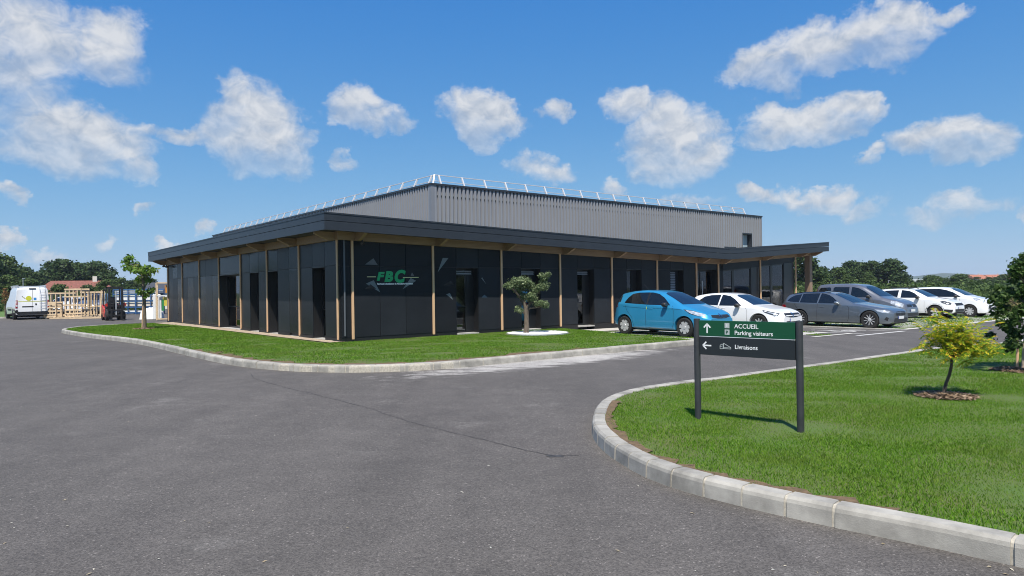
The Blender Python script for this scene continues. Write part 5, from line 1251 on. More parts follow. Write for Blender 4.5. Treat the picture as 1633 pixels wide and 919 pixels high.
Dc.patch('bumper_trim', [(.1, .34), (.06, .48), (.4, .50), (.5, .34)], 'right', M_trim, .006)
Dc.patch('bumper_trim', [(-.6, .36), (-.6, .5), (.6, .5), (.6, .36)], 'front', M_trim, .006)
for c in (.83, 3.42):
    for k in range(10):
        a0, a1 = PI * k / 10, PI * (k + 1) / 10; r0, r1 = .392, .45
        Dc.patch('arch_trim', [(c - r0 * math.cos(a0), .34 + r0 * math.sin(a0)), (c - r1 * math.cos(a0), .34 + r1 * math.sin(a0)), (c - r1 * math.cos(a1), .34 + r1 * math.sin(a1)), (c - r0 * math.cos(a1), .34 + r0 * math.sin(a1))], 'right', M_trim, .005, .1)
Dc.patch('sill_trim', [(1.25, .27), (1.25, .36), (3.0, .38), (3.0, .29)], 'right', M_trim, .005)
Dc.seam([(1.38, 1.03), (1.32, .9), (1.32, .4)]); Dc.seam([(2.54, 1.06), (2.54, .4)]); Dc.mirror(1.62, 1.1, M_black, .95); Dc.handle(2.38, .95, M_black); Dc.wheels((5, .3, M_rim, M_rimd))
for sg in (1, -1): MB().tube([(-.05, sg * .56, 1.53), (-.25, sg * .57, 1.60), (-1.1, sg * .57, 1.60), (-1.4, sg * .55, 1.53)], .018, 6).build('roof_rail', M_black, Dr)

# ---- white small people carrier
S = dict(L=4.08, W=1.77, r=.325, tw=.2, wf=.80, wb=2.54,
    top=[(0, .62), (.03, .74), (.1, .88), (.3, .98), (.7, 1.08), (.95, 1.14), (1.4, 1.38), (1.8, 1.55), (2.2, 1.61), (2.8, 1.625), (3.5, 1.60), (3.85, 1.55), (3.98, 1.35), (4.05, .95), (4.08, .6)],
    belt=[(0, .6), (.4, .82), (1.0, 1.0), (2.0, 1.05), (3.8, 1.08), (4.08, .6)], half=[(0, .62), (.06, .72), (.22, .81), (.5, .87), (1.0, .885), (3.6, .885), (3.95, .85), (4.08, .78)],
    roof=[(0, .6), (1.2, .66), (2.2, .66), (4.08, .6)], bot=[(0, .26), (.1, .21), (.5, .19), (1.3, .2), (3.0, .21), (4.08, .32)])
Pr = car_root('white_people_carrier', 'white rounded people carrier with wraparound dark glass, last of the parked row', 'car', 33.9, -6.85, 4.08)
P = Car(S, MATS['white_paint'], Pr)
P.patch('side_glass', [(1.2, 1.08), (1.62, 1.34), (1.95, 1.46), (2.3, 1.53), (3.4, 1.52), (3.7, 1.44), (3.75, 1.15), (3.6, 1.1)], 'right', M_cglass)
P.patch('windshield', [(-.68, 1.16), (-.6, 1.46), (-.3, 1.56), (.3, 1.56), (.6, 1.46), (.68, 1.16)], 'front', M_cglass, .004, .07)
P.patch('headlight', [(.16, .76), (.14, .86), (.45, 1.0), (.72, 1.05), (.6, .92), (.35, .8)], 'right', M_lamp, .006, .05)
P.patch('front_grille', [(-.42, .80), (-.4, .90), (.4, .90), (.42, .80)], 'front', M_lampd, .006); P.patch('bumper_grille', [(-.5, .40), (-.5, .66), (.5, .66), (.5, .40)], 'front', M_trim, .006); P.plate('front', .56)
P.seam([(1.3, 1.05), (1.24, .9), (1.24, .3)]); P.seam([(2.4, 1.06), (2.4, .3)]); P.mirror(1.42, 1.12, M_black, .95); P.wheels((8, .25, M_rim, M_rimd))

# ---- black car on the other side of the lane
def respray(root_src, name, label, m, loc, rz):
    r = copy_tree(root_src); r.name = name; r['label'] = label; r.location = loc; r.rotation_euler = (0, 0, rz)
    for ch in [o for o in bpy.data.objects if o.parent == r and o.name.split('.')[0] == 'body']:
        ch.data = ch.data.copy(); ch.data.materials[0] = m
    return r
respray(Cr, 'black_hatchback', 'black hatchback half hidden behind the columnar tree', paint('black_paint', (.012, .012, .014), .2), SW(14.05, -15.9), HEAD + PI)
# ------------------------------------------------------------ yard on the left: van, forklift, racks
def at_ground(u, depth, z=0.0):
    d = pixel_dir(u, 470); p = Vector((0, 0, EYE)) + d * (depth / d.y); return Vector((p.x, p.y, z))
# ---- white delivery van seen from behind
S = dict(L=5.4, W=2.05, r=.345, tw=.22, wf=.95, wb=3.45, k=.04,
    top=[(0, .8), (.05, 1.0), (.4, 1.18), (.8, 1.28), (1.1, 1.5), (1.7, 2.05), (2.1, 2.2), (2.6, 2.25), (5.3, 2.24), (5.37, 2.2), (5.4, 2.1)],
    belt=[(0, .78), (.5, 1.1), (1.2, 1.25), (5.3, 1.3), (5.4, 1.3)], half=[(0, .75), (.1, .88), (.4, .98), (1, 1.02), (5.33, 1.02), (5.4, .99)],
    roof=[(0, .7), (1.2, .8), (2.2, .86), (5.4, .88)], bot=[(0, .3), (.5, .26), (5.4, .32)])
Vr = thing('delivery_van', 'white high-roofed delivery van with rear ladder and yellow mark on its doors', 'van', (-35.2, 50.0, 0), R(132.5))
V_ = Car(S, paint('van_white', (.72, .73, .74), 0, .45), Vr)
V_.patch('rear_door_gap', [(-.008, .55), (-.008, 2.1), (.008, 2.1), (.008, .55)], 'rear', M_seam, .004, .3)
V_.patch('rear_bumper', [(-1.0, .34), (-1.0, .66), (-.86, .72), (-.84, .56), (.84, .56), (.86, .72), (1.0, .66), (1.0, .34)], 'rear', M_trim, .03, .12)
for sg in (1, -1):
    V_.patch('tail_light', [(sg * .86, .80), (sg * .86, 1.36), (sg * .975, 1.36), (sg * .99, .80)][::1 if sg > 0 else -1], 'rear', M_tail, .012, .1)
    o = V_.patch('reverse_light', [(sg * .87, .92), (sg * .87, 1.02), (sg * .97, 1.02), (sg * .97, .92)][::1 if sg > 0 else -1], 'rear', M_plate, .018, .1)
V_.patch('plate_recess', [(-.05, .86), (-.05, .94), (.6, .94), (.6, .86)], 'rear', M_trim, .006, .2)
V_.patch('roof_lamp', [(-.2, 2.10), (-.2, 2.17), (.2, 2.17), (.2, 2.10)], 'rear', M_trim, .02, .2)
V_.patch('door_lock', [(-.24, 1.0), (-.24, 1.12), (-.15, 1.12), (-.15, 1.0)], 'rear', M_trim, .01, .2)
M_yel = mat('yellow_print', (.62, .62, .04), .5)
circ = [(.22 + .17 * math.cos(a), 1.48 + .17 * math.sin(a)) for a in np.linspace(0, 2 * PI, 18)[:-1]]
V_.patch('yellow_disc', circ, 'rear', M_yel, .008, .1); V_.patch('yellow_stripe', [(-.8, 1.25), (-.8, 1.28), (.82, 1.28), (.82, 1.25)], 'rear', M_yel, .007, .2)
for k in range(4):
    a = .62 - k * .055; V_.patch('drill_mark', [(a, 1.60 - k * .045), (a - .03, 1.64 - k * .045), (a - .06, 1.60 - k * .045), (a - .03, 1.56 - k * .045)], 'rear', M_yel if k % 2 else M_trim, .008, .2)
V_.patch('blue_badge', [(-.22, 1.36), (-.22, 1.52), (-.06, 1.52), (-.06, 1.36)], 'rear', mat('badge_blue', (.03, .25, .6), .5), .008, .2)
V_.patch('side_rub_strip', [(1.9, .62), (1.9, .74), (3.7, .74), (3.7, .62)], 'right', M_trim, .012, .2); V_.patch('side_rub_strip', [(4.85, .62), (4.85, .74), (5.3, .74), (5.3, .62)], 'right', M_trim, .012, .2)
xr = -2.72; lad = []
for y in (-.72, -.42): MB().tube([(xr - .06, y, .62), (xr - .06, y, 1.9), (xr + .05, y, 2.3)], .016, 6).build('ladder_rail', M_metal, Vr)
for k in range(7): MB().tube([(xr - .06, -.72, .74 + k * .19), (xr - .06, -.42, .74 + k * .19)], .013, 6).build('ladder_rung', M_metal, Vr)
for y in (-.8, .8): MB().tube([(1.0, y, 2.36), (-2.6, y, 2.36)], .025, 6).build('roof_rack_bar', M_metal, Vr)
for x_ in (-2.3, -1.0, .4):
    MB().box(x_ - .02, -.86, 2.2, x_ + .02, .86, 2.34).build('roof_rack_bar', M_metal, Vr)
V_.wheels((8, .3, M_trim, M_trim))

# ---- forklift
M_fred = mat('forklift_red', (.42, .03, .02), .4, coat=.4); M_fblk = mat('forklift_black', (.014, .014, .015), .5)
FK = thing('forklift', 'red and black forklift truck facing the yard beside the office lawn', 'forklift', at_ground(181, 44.6), R(-50))
MB().prism([(-1.15, -.52, .22), (-1.2, -.52, .9), (-.9, -.52, 1.02), (-.55, -.52, .82), (-.3, -.52, .80), (-.1, -.52, .18)], (0, 1.04, 0)).build('counterweight', M_fred, FK, bevel=.04)
MB().prism([(-.09, -.46, .18), (-.29, -.46, .78), (.3, -.46, .72), (.5, -.46, .5), (.5, -.46, .18)], (0, .92, 0)).build('chassis', M_fblk, FK, bevel=.03)
MB().box(-.45, -.45, .8, .3, .45, 1.0).build('engine_cover', M_fblk, FK, bevel=.03)
MB().box(-.42, -.25, 1.0, .08, .25, 1.12).build('seat', M_fblk, FK, bevel=.04); MB().box(-.5, -.25, 1.08, -.38, .25, 1.5).build('backrest', M_fblk, FK, bevel=.04)
for y in (-.46, .46):
    MB().tube([(-.75, y, .95), (-.6, y, 2.0), (.25, y, 2.06), (.55, y, .8)], .032, 8).build('guard_pillar', M_fblk, FK)
for k in range(5): MB().box(-.55 + k * .18, -.46, 2.03, -.49 + k * .18, .46, 2.07).build('guard_bar', M_fblk, FK)
for y in (-.36, .36): MB().box(.62, y - .06, .08, .76, y + .06, 2.15).build('mast_upright', M_fblk, FK)
for z in (.35, 1.2, 2.08): MB().box(.64, -.30, z, .74, .30, z + .08).build('mast_crossbar', M_fblk, FK)
MB().box(.78, -.5, .28, .84, .5, .36).box(.78, -.5, .62, .84, .5, .70).build('fork_carriage', M_fblk, FK)
for y in (-.46, -.16, .16, .46): MB().box(.785, y - .02, .70, .83, y + .02, 1.2).build('load_backrest_bar', M_fblk, FK)
for y in (-.28, .28): MB().box(.85, y - .05, .06, .90, y + .05, .7).box(.90, y - .05, .06, 1.9, y + .05, .10).build('fork', M_fblk, FK)
MB().tube([(.78, .0, .3), (.78, 0, 1.9)], .04, 8).build('lift_cylinder', M_metal, FK)
MB().lathe([(.13, -.02), (.18, 0), (.13, .02)], 18, axis='Y', center=(.2, 0, 1.25)).build('steering_wheel', M_fblk, FK)
for y in (-.5, .5):
    MB().lathe([(.001, -.03), (.09, -.03), (.1, .03), (.001, .03)], 14, axis='X', center=(.66, y, 1.0)).build('work_lamp', M_fred, FK)
for x_, y, r_ in ((.42, -.46, .29), (.42, .46, .29), (-.85, -.44, .23), (-.85, .44, .23)):
    w = MB().lathe([(.1, -.1), (r_ * .9, -.1), (r_, -.07), (r_, .07), (r_ * .9, .1), (.1, .1)], 24, axis='Y').build('wheel', M_tyre, FK, smooth=40); w.location = (x_, y, r_)
    MB().lathe([(.001, -.08), (r_ * .5, -.08), (r_ * .55, .08), (.001, .08)], 16, axis='Y').build('rim', M_fred, w)

# ---- timber racks, crates and boards
M_tim = mat('fresh_timber', (.56, .43, .28), .8, var=.25, vscale=2.5, stretch=(1, 1, 6))
def timber_rack(label, u0, u1, vt, depth, nposts, slats, turn=0.0, deep=0.9, ht=None):
    a = at_ground(u0, depth); b = at_ground(u1, depth); w = (b - a).length; h = ht or EYE + (471.5 - vt) / F * depth
    T = thing('timber_rack', label, 'timber rack', (a + b) / 2, math.atan2((b - a).y, (b - a).x) + turn)
    for yy in (-deep / 2, deep / 2):
        for k in range(nposts):
            x = -w / 2 + w * k / (nposts - 1); MB().box(x - .035, yy - .03, .1, x + .035, yy + .03, h).build('post', M_tim, T)
        for z in [.1, h - .1] + slats: MB().box(-w / 2 - .05, yy - .05, z, w / 2 + .05, yy - .032, z + .1).build('rail', M_tim, T)
    for k in range(nposts):
        x = -w / 2 + w * k / (nposts - 1); MB().box(x - .03, -deep / 2 + .03, h - .18, x + .03, deep / 2 - .03, h - .1).build('crosspiece', M_tim, T)
    for x in (-w / 2 + .1, 0, w / 2 - .1): MB().box(x - .05, -deep / 2, 0, x + .05, deep / 2, .1).build('skid', M_tim, T)
timber_rack('long low timber rack standing beside the white van', 75, 112, 467, 52.5, 6, [.85], deep=1.2)
timber_rack('tallest timber rack with raised top board among the racks', 111, 136, 461, 49.6, 5, [.3, .55, .9, 1.5])
timber_rack('timber rack between the tallest rack and the leaning boards', 137, 158, 466, 51.5, 5, [.75], deep=1.1)
timber_rack('knee-high slatted timber crate close to the van', 76, 94, 481.5, 49.0, 3, [.25, .5, .75, 1.0], deep=.7)
for i, (u, du, vt) in enumerate([(159.5, 0.4, 464), (162.3, 1.0, 465), (164.8, -.4, 465.5)]):
    a = at_ground(u, 49.3); h = EYE + (471 - vt) / F * 49.3
    o = MB().bar((0, 0, 0), (du * .12, .12, h), .11, .05).build('leaning_board', M_tim); o.location = a
    tag(o, 'long pale board standing upright between the racks and the forklift', 'board', 'boards standing beside the forklift')
rn = random.Random(6)
for k in range(9):
    u = 76 + k * 10.2; a = at_ground(u, 48.2 + rn.uniform(0, 1.6)); ln = rn.uniform(.6, 1.3)
    o = MB().box(-ln / 2, -.06, 0, ln / 2, .06, .05).build('loose_plank', M_tim, bevel=.004); o.location = a + Vector((0, 0, .0)); o.rotation_euler = (0, 0, rn.uniform(-.4, .5))
    tag(o, 'loose timber plank lying on the asphalt before the racks', 'plank', 'planks lying before the timber racks')
def pallet(u, depth, rz, lab):
    T = thing('pallet', lab, 'pallet', at_ground(u, depth), rz, 'pallets lying before the racks')
    for k in range(6): MB().box(-.6 + k * .22, -.4, .10, -.48 + k * .22, .4, .122).build('deck_board', M_tim, T)
    for y in (-.35, 0, .35): MB().box(-.6, y - .05, 0, .6, y + .05, .098).build('bearer', M_tim, T)
pallet(101, 48.9, .5, 'flat wooden pallet before the long low timber rack'); pallet(128, 48.6, .3, 'flat wooden pallet before the tallest timber rack'); pallet(148, 48.8, .45, 'flat wooden pallet close to the boards beside the forklift')

# ---- blue stillages with white bundles
M_blue = mat('blue_steel', (.035, .10, .24), .45, var=.2, vscale=3); M_bund = mat('white_film', (.70, .71, .70), .45, var=.12, vscale=3, bump=.4, bscale=6); M_cream = mat('cream_bundle', (.58, .54, .46), .6, var=.15, vscale=3)
def stillage(u0, u1, depth, lab):
    a = at_ground(u0, depth); b = at_ground(u1, depth); w = (b - a).length; rz = math.atan2((b - a).y, (b - a).x)
    T = thing('blue_rack', lab, 'rack', (a + b) / 2, rz, 'blue storage racks')
    h = 2.05
    for x in (-w / 2, -w / 6, w / 6, w / 2):
        for y in (-.5, .5): MB().box(x - .03, y - .03, 0, x + .03, y + .03, h).build('upright', M_blue, T)
    for z in (.08, .55, 1.05, 1.62, 2.0):
        for y in (-.5, .5): MB().box(-w / 2, y - .045, z, w / 2, y - .031 if y < 0 else y + .045, z + .09).build('beam', M_blue, T)
    for z0, z1, m in ((.18, .3, M_bund), (.66, 1.02, M_cream), (1.16, 1.56, M_bund), (1.72, 1.95, M_bund)):
        for k in range(3):
            x0 = -w / 2 + .05 + k * w / 3; p = (a + b) / 2; c, s_ = math.cos(rz), math.sin(rz); cx = x0 + w / 6 - .03
            o = MB().box(-w / 6 + .05, -.42, z0, w / 6 - .05, .42, z1).build('wrapped_bundle', m, bevel=.03); o.location = p + Vector((c * cx, s_ * cx, 0)); o.rotation_euler = (0, 0, rz)
            tag(o, 'film-wrapped pale bundle lying on a blue storage rack', 'bundle', 'bundles on the blue racks')
stillage(186, 221, 57.5, 'blue steel rack of white bundles right behind the forklift'); stillage(222, 257, 57.0, 'blue steel rack of white bundles behind the young staked tree')
# ---- white heap, wrapped stack and glazing rack by the building corner
g = np.random.default_rng(3); b = MB(); nx, ny = 18, 10
for j in range(ny):
    for i in range(nx):
        x = i / (nx - 1) - .5; y = j / (ny - 1) - .5; e = max(0, 1 - (2 * x) ** 4) * max(0, 1 - (2 * y) ** 4); b.v.append((x * 1.5, y * 1.1, e ** .5 * (.72 + g.uniform(-.1, .1))))
b.f = [(j * nx + i, j * nx + i + 1, (j + 1) * nx + i + 1, (j + 1) * nx + i) for j in range(ny - 1) for i in range(nx - 1)]; b.m = [0] * len(b.f)
o = b.build('tarpaulin_heap', M_bund, smooth=50); o.location = at_ground(242, 46.0); o.rotation_euler = (0, 0, .5); tag(o, 'crumpled white plastic sheeting heap on the asphalt near the office end', 'sheeting')
o = MB().box(-.22, -.5, 0, .22, .5, 1.65).build('wrapped_stack', M_bund, bevel=.06, segs=3); o.location = at_ground(250, 44.8); o.rotation_euler = (0, 0, .5); tag(o, 'tall narrow stack wrapped in white film beside the office end', 'stack')
GR = thing('glazing_rack', 'timber and white frame rack holding panels by the far office corner', 'rack', at_ground(262, 43.5), .55)
for x in (-.42, .42):
    for y in (-.4, .4): MB().box(x - .04, y - .04, 0, x + .04, y + .04, 2.35).build('post', M_tim if x < 0 else M_bund, GR)
for z in (.05, 1.5, 2.3): MB().box(-.46, -.47, z, .46, -.41, z + .08).build('rail', M_bund if z == 1.5 else M_tim, GR)
for k, (m, z0, z1) in enumerate([(M_bund, .15, 1.45), (mat('green_panel', (.03, .22, .07), .5), .6, 1.3), (mat('yellow_panel', (.6, .5, .08), .5), .9, 1.45), (mat('orange_panel', (.6, .25, .04), .5), 1.7, 2.2)]):
    MB().box(-.3 + k * .12, -.35, z0, -.2 + k * .16, .35, z1).build('panel', m, GR)

# ---- cars standing behind the racks
def parked(src, name, label, u, depth, rz, m=None):
    r = copy_tree(src); r.name = name; r['label'] = label; r.location = at_ground(u, depth); r.rotation_euler = (0, 0, rz)
    if m:
        for ch in [o for o in bpy.data.objects if o.parent == r and o.name.split('.')[0] == 'body']: ch.data = ch.data.copy(); ch.data.materials[0] = m
    return r
parked(Dr, 'white_raised_hatchback', 'white raised hatchback seen through the long low timber rack', 103, 60, R(-80))
parked(Cr, 'white_hatchback', 'white hatchback seen through the tallest timber rack', 125, 60.5, R(-70))
parked(Kr, 'grey_people_carrier', 'dark grey people carrier glimpsed left of the forklift behind the racks', 150, 61, R(-75))

# ------------------------------------------------------------ houses, trees and hedges beyond
M_tile = mat('red_roof_tile', (.20, .075, .055), .85, var=.25, vscale=3); M_wallw = mat('rendered_wall', (.60, .57, .52), .9, var=.1, vscale=1); M_slate = mat('dark_slate', (.05, .055, .065), .7); M_tile2 = mat('orange_roof_tile', (.34, .13, .075), .85, var=.2, vscale=2)
def house(name, label, p, rz, w, d, h, rh, mr, mw, wins=3, hip=0.0):
    T = thing(name, label, 'house', p, rz)
    MB().box(-w / 2, -d / 2, -.5, w / 2, d / 2, h).build('wall', mw, T)
    ov = .35
    r = MB(); r.add([(-w / 2 - ov, -d / 2 - ov, h - .1), (w / 2 + ov, -d / 2 - ov, h - .1), (w / 2 + ov, d / 2 + ov, h - .1), (-w / 2 - ov, d / 2 + ov, h - .1), (-w / 2 - ov + hip, 0, h + rh), (w / 2 + ov - hip, 0, h + rh)],
        [(0, 1, 5, 4), (2, 3, 4, 5), (1, 2, 5), (3, 0, 4), (3, 2, 1, 0)]); rf = r.build('roof', mr, T)
    MB().box(w * .2, -.3, h + rh * .5, w * .2 + .6, .3, h + rh + .7).build('chimney', mw, rf)
    for k in range(wins):
        x = -w / 2 + w * (k + .7) / (wins + .4); wn = MB().box(x - .5, -d / 2 - .04, .9, x + .5, -d / 2 - .003, 2.1).build('window', M_frame, T)
        MB().box(x - .42, -d / 2 - .05, 1.0, x + .42, -d / 2 - .042, 2.0).build('pane', M_cglass, wn)
house('farmhouse', 'long low house with brownish-red hipped roof behind the timber racks', at_ground(124, 112), math.atan2(-.05, 1) + .5, 10.6, 6, 2.1, 1.9, M_tile, M_wallw, 4, 2.0)
house('small_white_house', 'small white building with dark roof seen beside the far office corner', at_ground(268, 78), .35, 3.6, 4, 2.2, .75, M_slate, M_wallw, 2, .2)
for k, (u, dep, w) in enumerate([(1556, 420, 20), (1585, 430, 24), (1612, 425, 22), (1640, 430, 22)]):
    house('far_house', 'distant pale house with orange tiled roof on the skyline', at_ground(u, dep, 1.5), .3 - k * .1, w * .55, 9, 2.2, 2.6, M_tile2, M_wallw, 3)
    bpy.data.objects[-1] if False else None
for o in [o for o in bpy.data.objects if o.name.startswith('far_house')]: o['group'] = 'distant houses on the right skyline'
o = MB().box(-26, -8, -1, 26, 8, 4.6).build('far_warehouse', mat('pale_roof_sheet', (.52, .55, .58), .6, var=.1, vscale=.1)); o.location = at_ground(1473, 520, 0); o.rotation_euler = (0, 0, -.35); tag(o, 'long pale flat-roofed warehouse far off beyond the hedges', 'warehouse')

M_tree = [leaf_mat('tree_leaf_a', [(.024, .046, .018), (.038, .068, .024), (.055, .092, .030), (.085, .125, .045)], .28), leaf_mat('tree_leaf_b', [(.036, .064, .020), (.056, .094, .028), (.082, .128, .038), (.115, .16, .052)], .3)]
def tree_proto(seed, m, h=10.0, w=4.0, n=3600, leaf=.55, low=.12):
    rn = random.Random(seed); root = bpy.data.objects.new('tree', None); COL.objects.link(root)
    MB().tube([(0, 0, -.5), (.1, 0, h * .2), (0, .15, h * .45), (.1, 0, h * .75)], [.32, .26, .2, .08], 8).build('trunk', M_darkbark, root)
    cl = []
    for k in range(26):
        t = rn.uniform(0, 1); z = h * (low + (0.93 - low) * t); prof = math.sin(PI * min(.97, .18 + t * .78)) ** .7; a = rn.uniform(0, 2 * PI); rad = w * prof * rn.uniform(.25, .78); r_ = w * rn.uniform(.26, .42)
        cl.append(((math.cos(a) * rad, math.sin(a) * rad, z), (r_, r_, r_ * rn.uniform(.6, .85)), 1))
    for k in range(5): 
        c = cl[k * 3][0]; MB().tube([(0, 0, c[2] * .55), (c[0] * .5, c[1] * .5, c[2] * .8), c], [.12, .08, .03], 6).build('limb', M_darkbark, root)
    crown_obj('crown', cl, n, leaf, seed, m, root, fill=.55, aspect=.75)
    return root
PROTO = [tree_proto(1, M_tree[0]), tree_proto(2, M_tree[0], w=4.6), tree_proto(3, M_tree[1], w=3.4), tree_proto(4, M_tree[0], w=3.6, low=.2), tree_proto(5, M_tree[1], h=10, w=5.0, low=.06), tree_proto(6, M_tree[0], h=10, w=2.6, low=.06)]
used = set()
LOOK = ['dark round-crowned', 'dark broad-crowned', 'paler green rounded', 'dark upright', 'paler spreading', 'slim dark']
def put_tree(k, p, h, rz, label, group, wide=1.0):
    o = PROTO[k] if k not in used else copy_tree(PROTO[k]); used.add(k)
    o.location = p; s_ = h / 10.0; o.scale = (s_ * wide, s_ * wide, s_); o.rotation_euler = (0, 0, rz); tag(o, label, 'tree', group)
rn = random.Random(17)
def hz(u): return 461.2 - .0143 * (u - 816.5)
left_trees = [(-12, 408, 95, 4), (8, 414, 100, 0), (26, 420, 105, 3), (42, 428, 110, 1), (58, 434, 118, 3), (72, 430, 125, 5), (88, 419, 128, 1), (103, 417, 122, 0), (120, 421, 130, 1), (134, 424, 135, 4), (150, 421, 126, 1), (163, 420, 130, 0), (178, 436, 120, 3), (168, 447, 92, 2),
              (192, 444, 118, 2), (205, 447, 125, 5), (219, 448, 130, 4), (232, 449, 128, 2), (246, 444, 122, 3), (256, 455, 118, 5), (15, 440, 84, 2), (50, 446, 92, 2), (95, 455, 88, 4), (140, 456, 90, 4), (158, 457, 92, 2), (-30, 400, 90, 1)]
for (u, v, dep, k) in left_trees:
    h = (EYE + (hz(u) - v) / F * dep) * 1.04
    put_tree(k, at_ground(u, dep, -.1), h, rn.uniform(0, 6), LOOK[k] + ' tree rising ' + ('beyond the white delivery van' if u < 73 else 'behind the red-roofed house' if u < 172 else 'behind the blue racks and forklift'), 'trees behind the storage yard', rn.uniform(1.0, 1.35))
right_trees = [(1270, 400, 95, 1), (1292, 425, 105, 4), (1314, 428, 118, 0), (1335, 430, 120, 4), (1356, 419, 125, 0), (1374, 421, 128, 1), (1396, 419, 126, 0), (1418, 416, 124, 1), (1434, 424, 130, 3), (1304, 440, 95, 2), (1385, 436, 118, 2)]
for (u, v, dep, k) in right_trees:
    h = (EYE + .3 + (hz(u) - v) / F * dep) * 1.04
    put_tree(k, at_ground(u, dep, -.3), h, rn.uniform(0, 6), LOOK[k] + ' tall tree ' + ('seen past the posts of the office canopy' if u < 1295 else 'beyond the grey people carrier' if u < 1380 else 'beyond the white raised hatchback'), 'big trees beyond the parking', rn.uniform(1.05, 1.4))
for i in range(20):
    u = 1440 + i * 11.5 + rn.uniform(-4, 4); dep = rn.uniform(115, 210); v = rn.uniform(440, 449); h = (EYE + .4 + (hz(u) - v) / F * dep) * 1.05
    kk = rn.choice([0, 2, 3, 4]); put_tree(kk, at_ground(u, dep, -.3), h, rn.uniform(0, 6), LOOK[kk] + ' low hedgerow tree ' + ('in front of the far pale warehouse' if u < 1535 else 'below the distant orange roofs' if u < 1600 else 'behind the columnar tree'), 'hedgerow trees beyond the car park', rn.uniform(1.3, 2.0))
for i in range(12):
    p = W(rn.uniform(-10, 75), -rn.uniform(62, 85)); put_tree(rn.choice([0, 1, 4]), p, rn.uniform(6, 10), rn.uniform(0, 6), 'tree across the road mirrored in the office glass', 'trees mirrored in the office glass', 1.3)
def mass(name, label, spots, n, leaf, seed, m):
    V, Fc = leaf_cloud(spots, n, leaf, seed, fill=.3, aspect=.7); o = link(name, fast_mesh(name, V, Fc, 4, m)); tag(o, label, 'hedge', kind='stuff'); return o
sp = []
for i in range(150):
    u = rn.uniform(1255, 1700); dep = rn.uniform(58, 105); hh = rn.uniform(.8, 2.1) * (1 if u > 1420 else 1.15); p = at_ground(u, dep, -.3); sp.append(((p.x, p.y, hh * .45 - .3), (rn.uniform(1.2, 2.6), rn.uniform(1.2, 2.6), hh * .62), 1))
mass('hedge', 'broad green hedge and scrub beyond the parked cars', sp, 26000, .30, 5, M_tree[1])
sp = []
for i in range(60):
    u = rn.uniform(-40, 275); dep = rn.uniform(70, 88); hh = rn.uniform(1.0, 2.4); p = at_ground(u, dep); sp.append(((p.x, p.y, hh * .4), (rn.uniform(1, 2.2), rn.uniform(1, 2.2), hh * .6), 1))
mass('hedge', 'mixed shrubs at the back of the storage yard', sp, 11000, .28, 6, M_tree[1])
M_weed = leaf_mat('dry_weed', [(.10, .12, .03), (.17, .16, .06), (.24, .19, .09), (.08, .12, .03)], .3)
sp = []
for i in range(110):
    u = rn.uniform(1430, 1720); dep = rn.uniform(45, 60); p = at_ground(u, dep, -.3); hh = rn.uniform(.3, .95); sp.append(((p.x, p.y, hh * .4 - .3), (rn.uniform(.5, 1.3), rn.uniform(.5, 1.3), hh * .6), 1))
mass('weed_strip', 'tall dry weeds along the edge of the field', sp, 15000, .16, 8, M_weed)
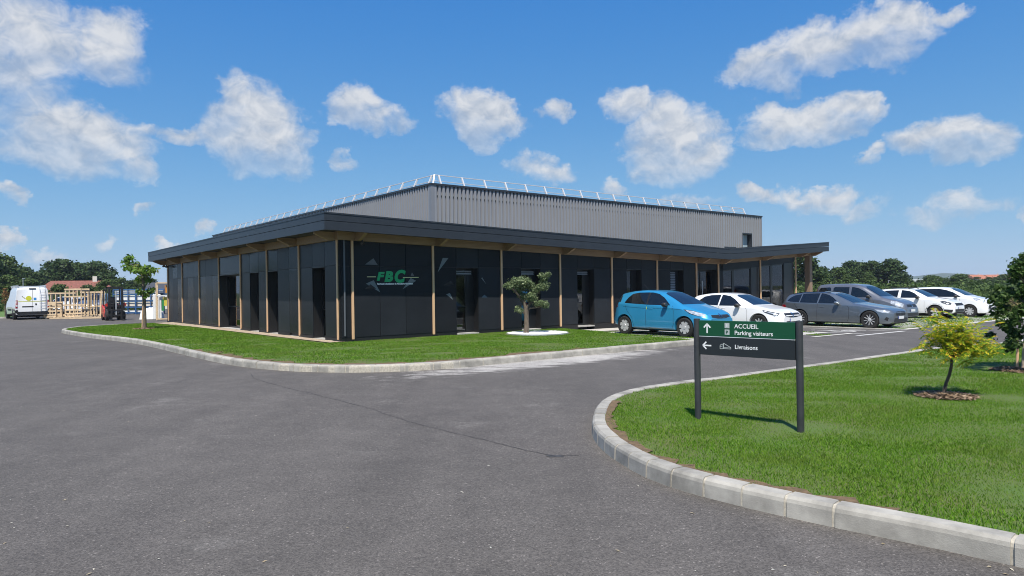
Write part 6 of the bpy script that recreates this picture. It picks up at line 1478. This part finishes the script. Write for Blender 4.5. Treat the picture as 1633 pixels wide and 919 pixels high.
# brown young tree and verge at the far left
pv = at_ground(8, 53.5)
TB = thing('young_brown_tree', 'slender young tree with withered brown leaves left of the white van', 'tree', pv)
MB().tube([(0, 0, 0), (0, 0, 1.4), (.03, 0, 2.2)], [.05, .04, .02], 8).build('trunk', M_bark, TB)
crown_obj('crown', [((0, 0, 1.25), (.22, .22, .25), 1), ((.05, 0, 1.7), (.25, .25, .3), 1), ((0, 0, 2.1), (.15, .15, .2), 1)], 420, .12, 3, leaf_mat('withered_leaf', [(.18, .09, .045), (.28, .15, .07), (.2, .16, .05)], .3), TB)
b = MB(); pts = [at_ground(-140, 51, .07), at_ground(20, 51.5, .07), at_ground(21, 54, .07), at_ground(12, 76, .07), at_ground(-160, 76, .07)]; b.add(pts, [(0, 1, 2, 3, 4)]); o = b.build('verge_lawn', mat('mown_verge', (.085, .15, .025), .9, var=.3, vscale=2)); o['kind'] = 'structure'
b = MB(); b.bar(at_ground(-140, 50.9, .05), at_ground(20, 51.4, .05), .2, .12); o = b.build('far_kerb', M_kerb); o['kind'] = 'structure'
for (u, dep, h) in ((37, 74, 3.6), (1417, 88, 2.1)):
    T = thing('lamp_post', 'slim grey lamp post standing before distant trees', 'lamp post', at_ground(u, dep, -.1), 0, 'slim lamp posts before the distant trees')
    MB().tube([(0, 0, 0), (0, 0, h)], [.045, .03], 8).build('pole', M_metal, T); MB().box(-.05, -.06, h, .22, .06, h + .05).build('lamp_head', M_metal, T)
# low wooded ridge on the skyline
b = MB(); n = 60; rr = random.Random(2)
for i in range(n + 1):
    u = -300 + i * 2300 / n; p = at_ground(u, 1500, 0); q = at_ground(u, 1900, 0); t = (9 + 5 * math.sin(u * .004 + 1) + (12 * math.exp(-((u - 1510) / 60) ** 2)) + rr.uniform(-.6, .6))
    b.v += [(p.x, p.y, -3), (p.x * 1.08, p.y * 1.08, t), (q.x, q.y, t * .8)]
b.f = [(i * 3 + j, i * 3 + j + 1, (i + 1) * 3 + j + 1, (i + 1) * 3 + j) for i in range(n) for j in range(2)]; b.m = [0] * len(b.f)
o = b.build('hills', mat('far_woodland', (.05, .075, .055), .95, var=.35, vscale=.02, detail=8)); o['kind'] = 'structure'

# ------------------------------------------------------------ air
HAZE = 0.00022
hb = MB().box(-4600, -2600, -1.6, 4600, 6200, 30).build('haze', None)
hm = bpy.data.materials.new('haze_air'); hm.use_nodes = True; hn = hm.node_tree; hn.nodes.clear()
ho = hn.nodes.new('ShaderNodeOutputMaterial'); hv = hn.nodes.new('ShaderNodeVolumePrincipled'); hv.inputs['Color'].default_value = (.72, .82, .95, 1); hv.inputs['Density'].default_value = HAZE
hn.links.new(hv.outputs[0], ho.inputs['Volume']); hb.data.materials.clear(); hb.data.materials.append(hm); hb['kind'] = 'stuff'; hb['label'] = 'thin pale summer haze in the air over the whole place'
